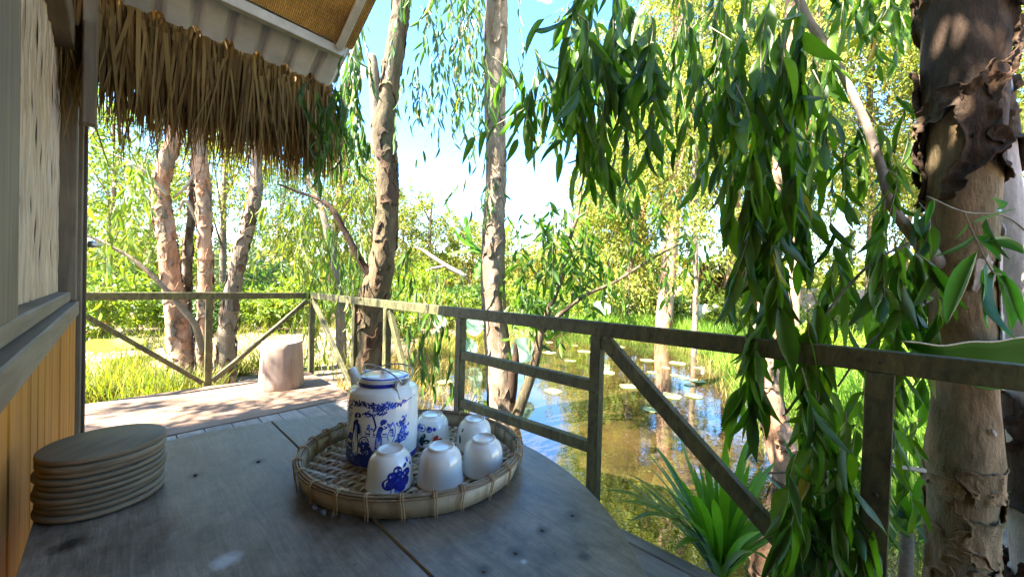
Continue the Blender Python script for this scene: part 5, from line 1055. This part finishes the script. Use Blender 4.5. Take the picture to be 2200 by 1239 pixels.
for i, (px, py) in enumerate(pads):
    if (i % 3 == 1 or i % 7 == 3) and i != 40: continue
    p = onz(px, py, WATER_Z + .006 + .0012 * (i % 4))
    o = link('lily_pad', lm[i % 4]); s_ = random.uniform(.08, .17) * (1 if p.y > 5 else .8); o.location = p; o.scale = (s_, s_, s_); o.rotation_euler = (0, 0, random.uniform(0, 6.28))
    tag(o, {36: 'lone yellowish lily pad on the blue water below the cross rail', 40: 'single lily pad among dry reeds left of the straight trunk', 0: 'lily pad farthest back beside the sapling stem'}.get(i, 'round pale green lily pad floating on the pond'), 'lily pad', 'lily pads on the pond')

# ------------------------------------------------------------------ strappy plants at the deck edge
def strap_plant(px, py, depth, tips, label, w=.03, mat=None, extra=0, name='strap_leaf_plant', L0=.5):
    c = at(px, py, depth); g = min(c.z - .02, gz(c.x, c.y) + .1); t = tree_root(name, (c.x, c.y, min(g, c.z - .05)), label, 'plant')
    tl = [(at(x, y, d), s) for x, y, d, s in tips]
    for _ in range(extra):
        a = random.uniform(0, 6.28); ln = L0 * random.uniform(.6, 1.1); tl.append((c + Vector((math.cos(a) * ln * .7, math.sin(a) * ln * .7, ln * random.uniform(.5, 1.05))), random.uniform(.0, .15)))
    for tip, sag in tl:
        d = tip - c; side = d.cross(Vector((0, 0, 1))); side = side.normalized() if side.length > 1e-4 else Vector((1, 0, 0)); n = 10
        path = spline([c + Vector((random.uniform(-.02, .02), random.uniform(-.02, .02), -.04)), c + d * .4 + Vector((0, 0, sag * d.length * .6)), c + d * .75 + Vector((0, 0, sag * d.length * .5)), tip], n + 1); v, f = [], []
        for i in range(n + 1):
            q = i / n; ww = w * (.6 + .6 * math.sin(math.pi * min(1, q * .9))) * (1 - q ** 4) * .5 + .001
            for s in (-1, 0, 1): v.append(path[i] + np.array(side) * s * ww + np.array([0, 0, abs(s) * ww * .35]))
        for i in range(n):
            for j in range(2): a = 3 * i + j; f.append((a, a + 1, a + 4, a + 3))
        tmesh('leaf', np.array(v), f, mat or M['strap'], t)
    v, f = tube([c + Vector((0, 0, -.45)), c + Vector((0, 0, -.02))], [.03, .024], 10); tmesh('crown_base', v, f, M['twig'], t)
    return t
strap_plant(1548, 1225, 1.75, [(1415, 985, 1.75, .1), (1345, 1015, 1.8, .15), (1330, 1075, 1.7, .2), (1475, 950, 1.8, .06), (1535, 970, 1.75, .02), (1565, 975, 1.7, .02), (1440, 1010, 1.6, .15), (1500, 990, 1.85, .05), (1395, 1090, 1.6, .25), (1430, 1110, 1.5, .2), (1620, 1040, 1.6, .15), (1660, 1080, 1.6, .2), (1720, 1085, 1.65, .25), (1585, 1000, 1.85, .05), (1480, 1060, 1.5, .2), (1690, 1140, 1.5, .3), (1370, 950, 1.85, .1), (1400, 1040, 1.6, .2), (1455, 925, 1.9, .05), (1510, 935, 1.9, .03), (1300, 1050, 1.8, .2), (1600, 960, 1.9, .05), (1640, 1000, 1.8, .1), (1350, 1120, 1.6, .3), (1450, 1180, 1.4, .2), (1560, 930, 1.95, .02)], 'strap-leaved water plant growing below the railing brace', .034, None, 30, L0=.6)
strap_plant(1790, 1180, 1.6, [(1700, 1090, 1.5, .3), (1730, 1060, 1.6, .2), (1850, 1080, 1.6, .2), (1660, 1150, 1.5, .3)], 'dark strap-leaved plant hidden behind the diagonal brace', .03, M['leaf_near'], 12, L0=.4)
strap_plant(1950, 1130, 1.75, [(1990, 1010, 1.6, .1), (1880, 1060, 1.6, .2), (1910, 1180, 1.5, .3), (2000, 1180, 1.5, .2)], 'dark strap-leaved plant at the foot of the large near trunk', .028, M['leaf_near'], 16, L0=.4)
strap_plant(385, 700, 8.2, [(350, 640, 8.2, .1), (372, 625, 8.2, .05), (395, 630, 8.2, .05), (420, 650, 8.2, .1), (340, 680, 8.2, .2)], 'pale spiky plant behind the paperbark clump', .09, M['lotus'], 6)
strap_plant(600, 668, 10.5, [(575, 640, 10.5, .1), (595, 628, 10.5, .1), (620, 632, 10.5, .1), (640, 655, 10.5, .2)], 'spiky green plant on the sand behind the stump stool', .08, M['strap'], 14, L0=.8)

# ------------------------------------------------------------------ grasses
def grass(name, label, pts, h0, h1, w, mat, lean=.35):
    P = np.asarray(pts); n = len(P); pos = np.c_[P, np.maximum(ground_z(P), WATER_Z - .25) - .02]
    d = np.c_[RNG.normal(0, lean, n), RNG.normal(0, lean, n), np.ones(n)]
    V, Fq = scatter(BLADE, pos, d, RNG.uniform(h0, h1, n), RNG.uniform(.6, 1.3, n) * w, None); return mesh(name, V, Fq, mat, smooth=False, label=label, cat='grass', kind='stuff')
def patch(cx, cy, rx, ry, n): 
    k = RNG.normal(0, .5, (max(3, n // 30), 2)); c = k[RNG.integers(0, len(k), n)] + RNG.normal(0, .07, (n, 2)); return c * np.array([[rx, ry]]) + np.array([[cx, cy]])
def px_patch(px, py, z, rx, ry, n): p = onz(px, py, z); return patch(p.x, p.y, rx, ry, n)
# shore ring
def shore(n, d0, d1, xr, yr):
    q = np.c_[RNG.uniform(*xr, n * 4), RNG.uniform(*yr, n * 4)]; d = pond_dist(q); q = q[(d > d0) & (d < d1)]; return q[:n]
grass('bank_grass', 'lush lime-green grass along the right and far banks of the pond', np.concatenate([shore(9000, -.35, 1.2, (2.6, 7.0), (2.5, 13.5)), shore(5000, -.2, 2.0, (-1, 8), (11, 16)), shore(9000, .3, 7, (3, 14), (4, 16))]), .25, .7, .016, M['grass'])
grass('reed_grass', 'dry yellow reeds in the shallow water left of the straight trunk', np.concatenate([shore(7000, -1.1, .5, (-2.5, .6), (4.2, 11)), shore(1500, -.6, .2, (2, 5), (4, 12))]), .15, .5, .012, M['grass_dry'])
grass('meadow_grass', 'mixed green and straw grass on the sandy ground left of the pond', np.concatenate([shore(3600, .2, 7, (-9, -1.2), (5.2, 14)), px_patch(300, 855, -.35, .9, .4, 1500), px_patch(240, 815, -.35, .7, .4, 700), px_patch(560, 800, -.35, .6, .5, 900), shore(5000, -.4, .4, (-2.4, 0), (8, 12))]), .12, .5, .013, M['grass_mix'])
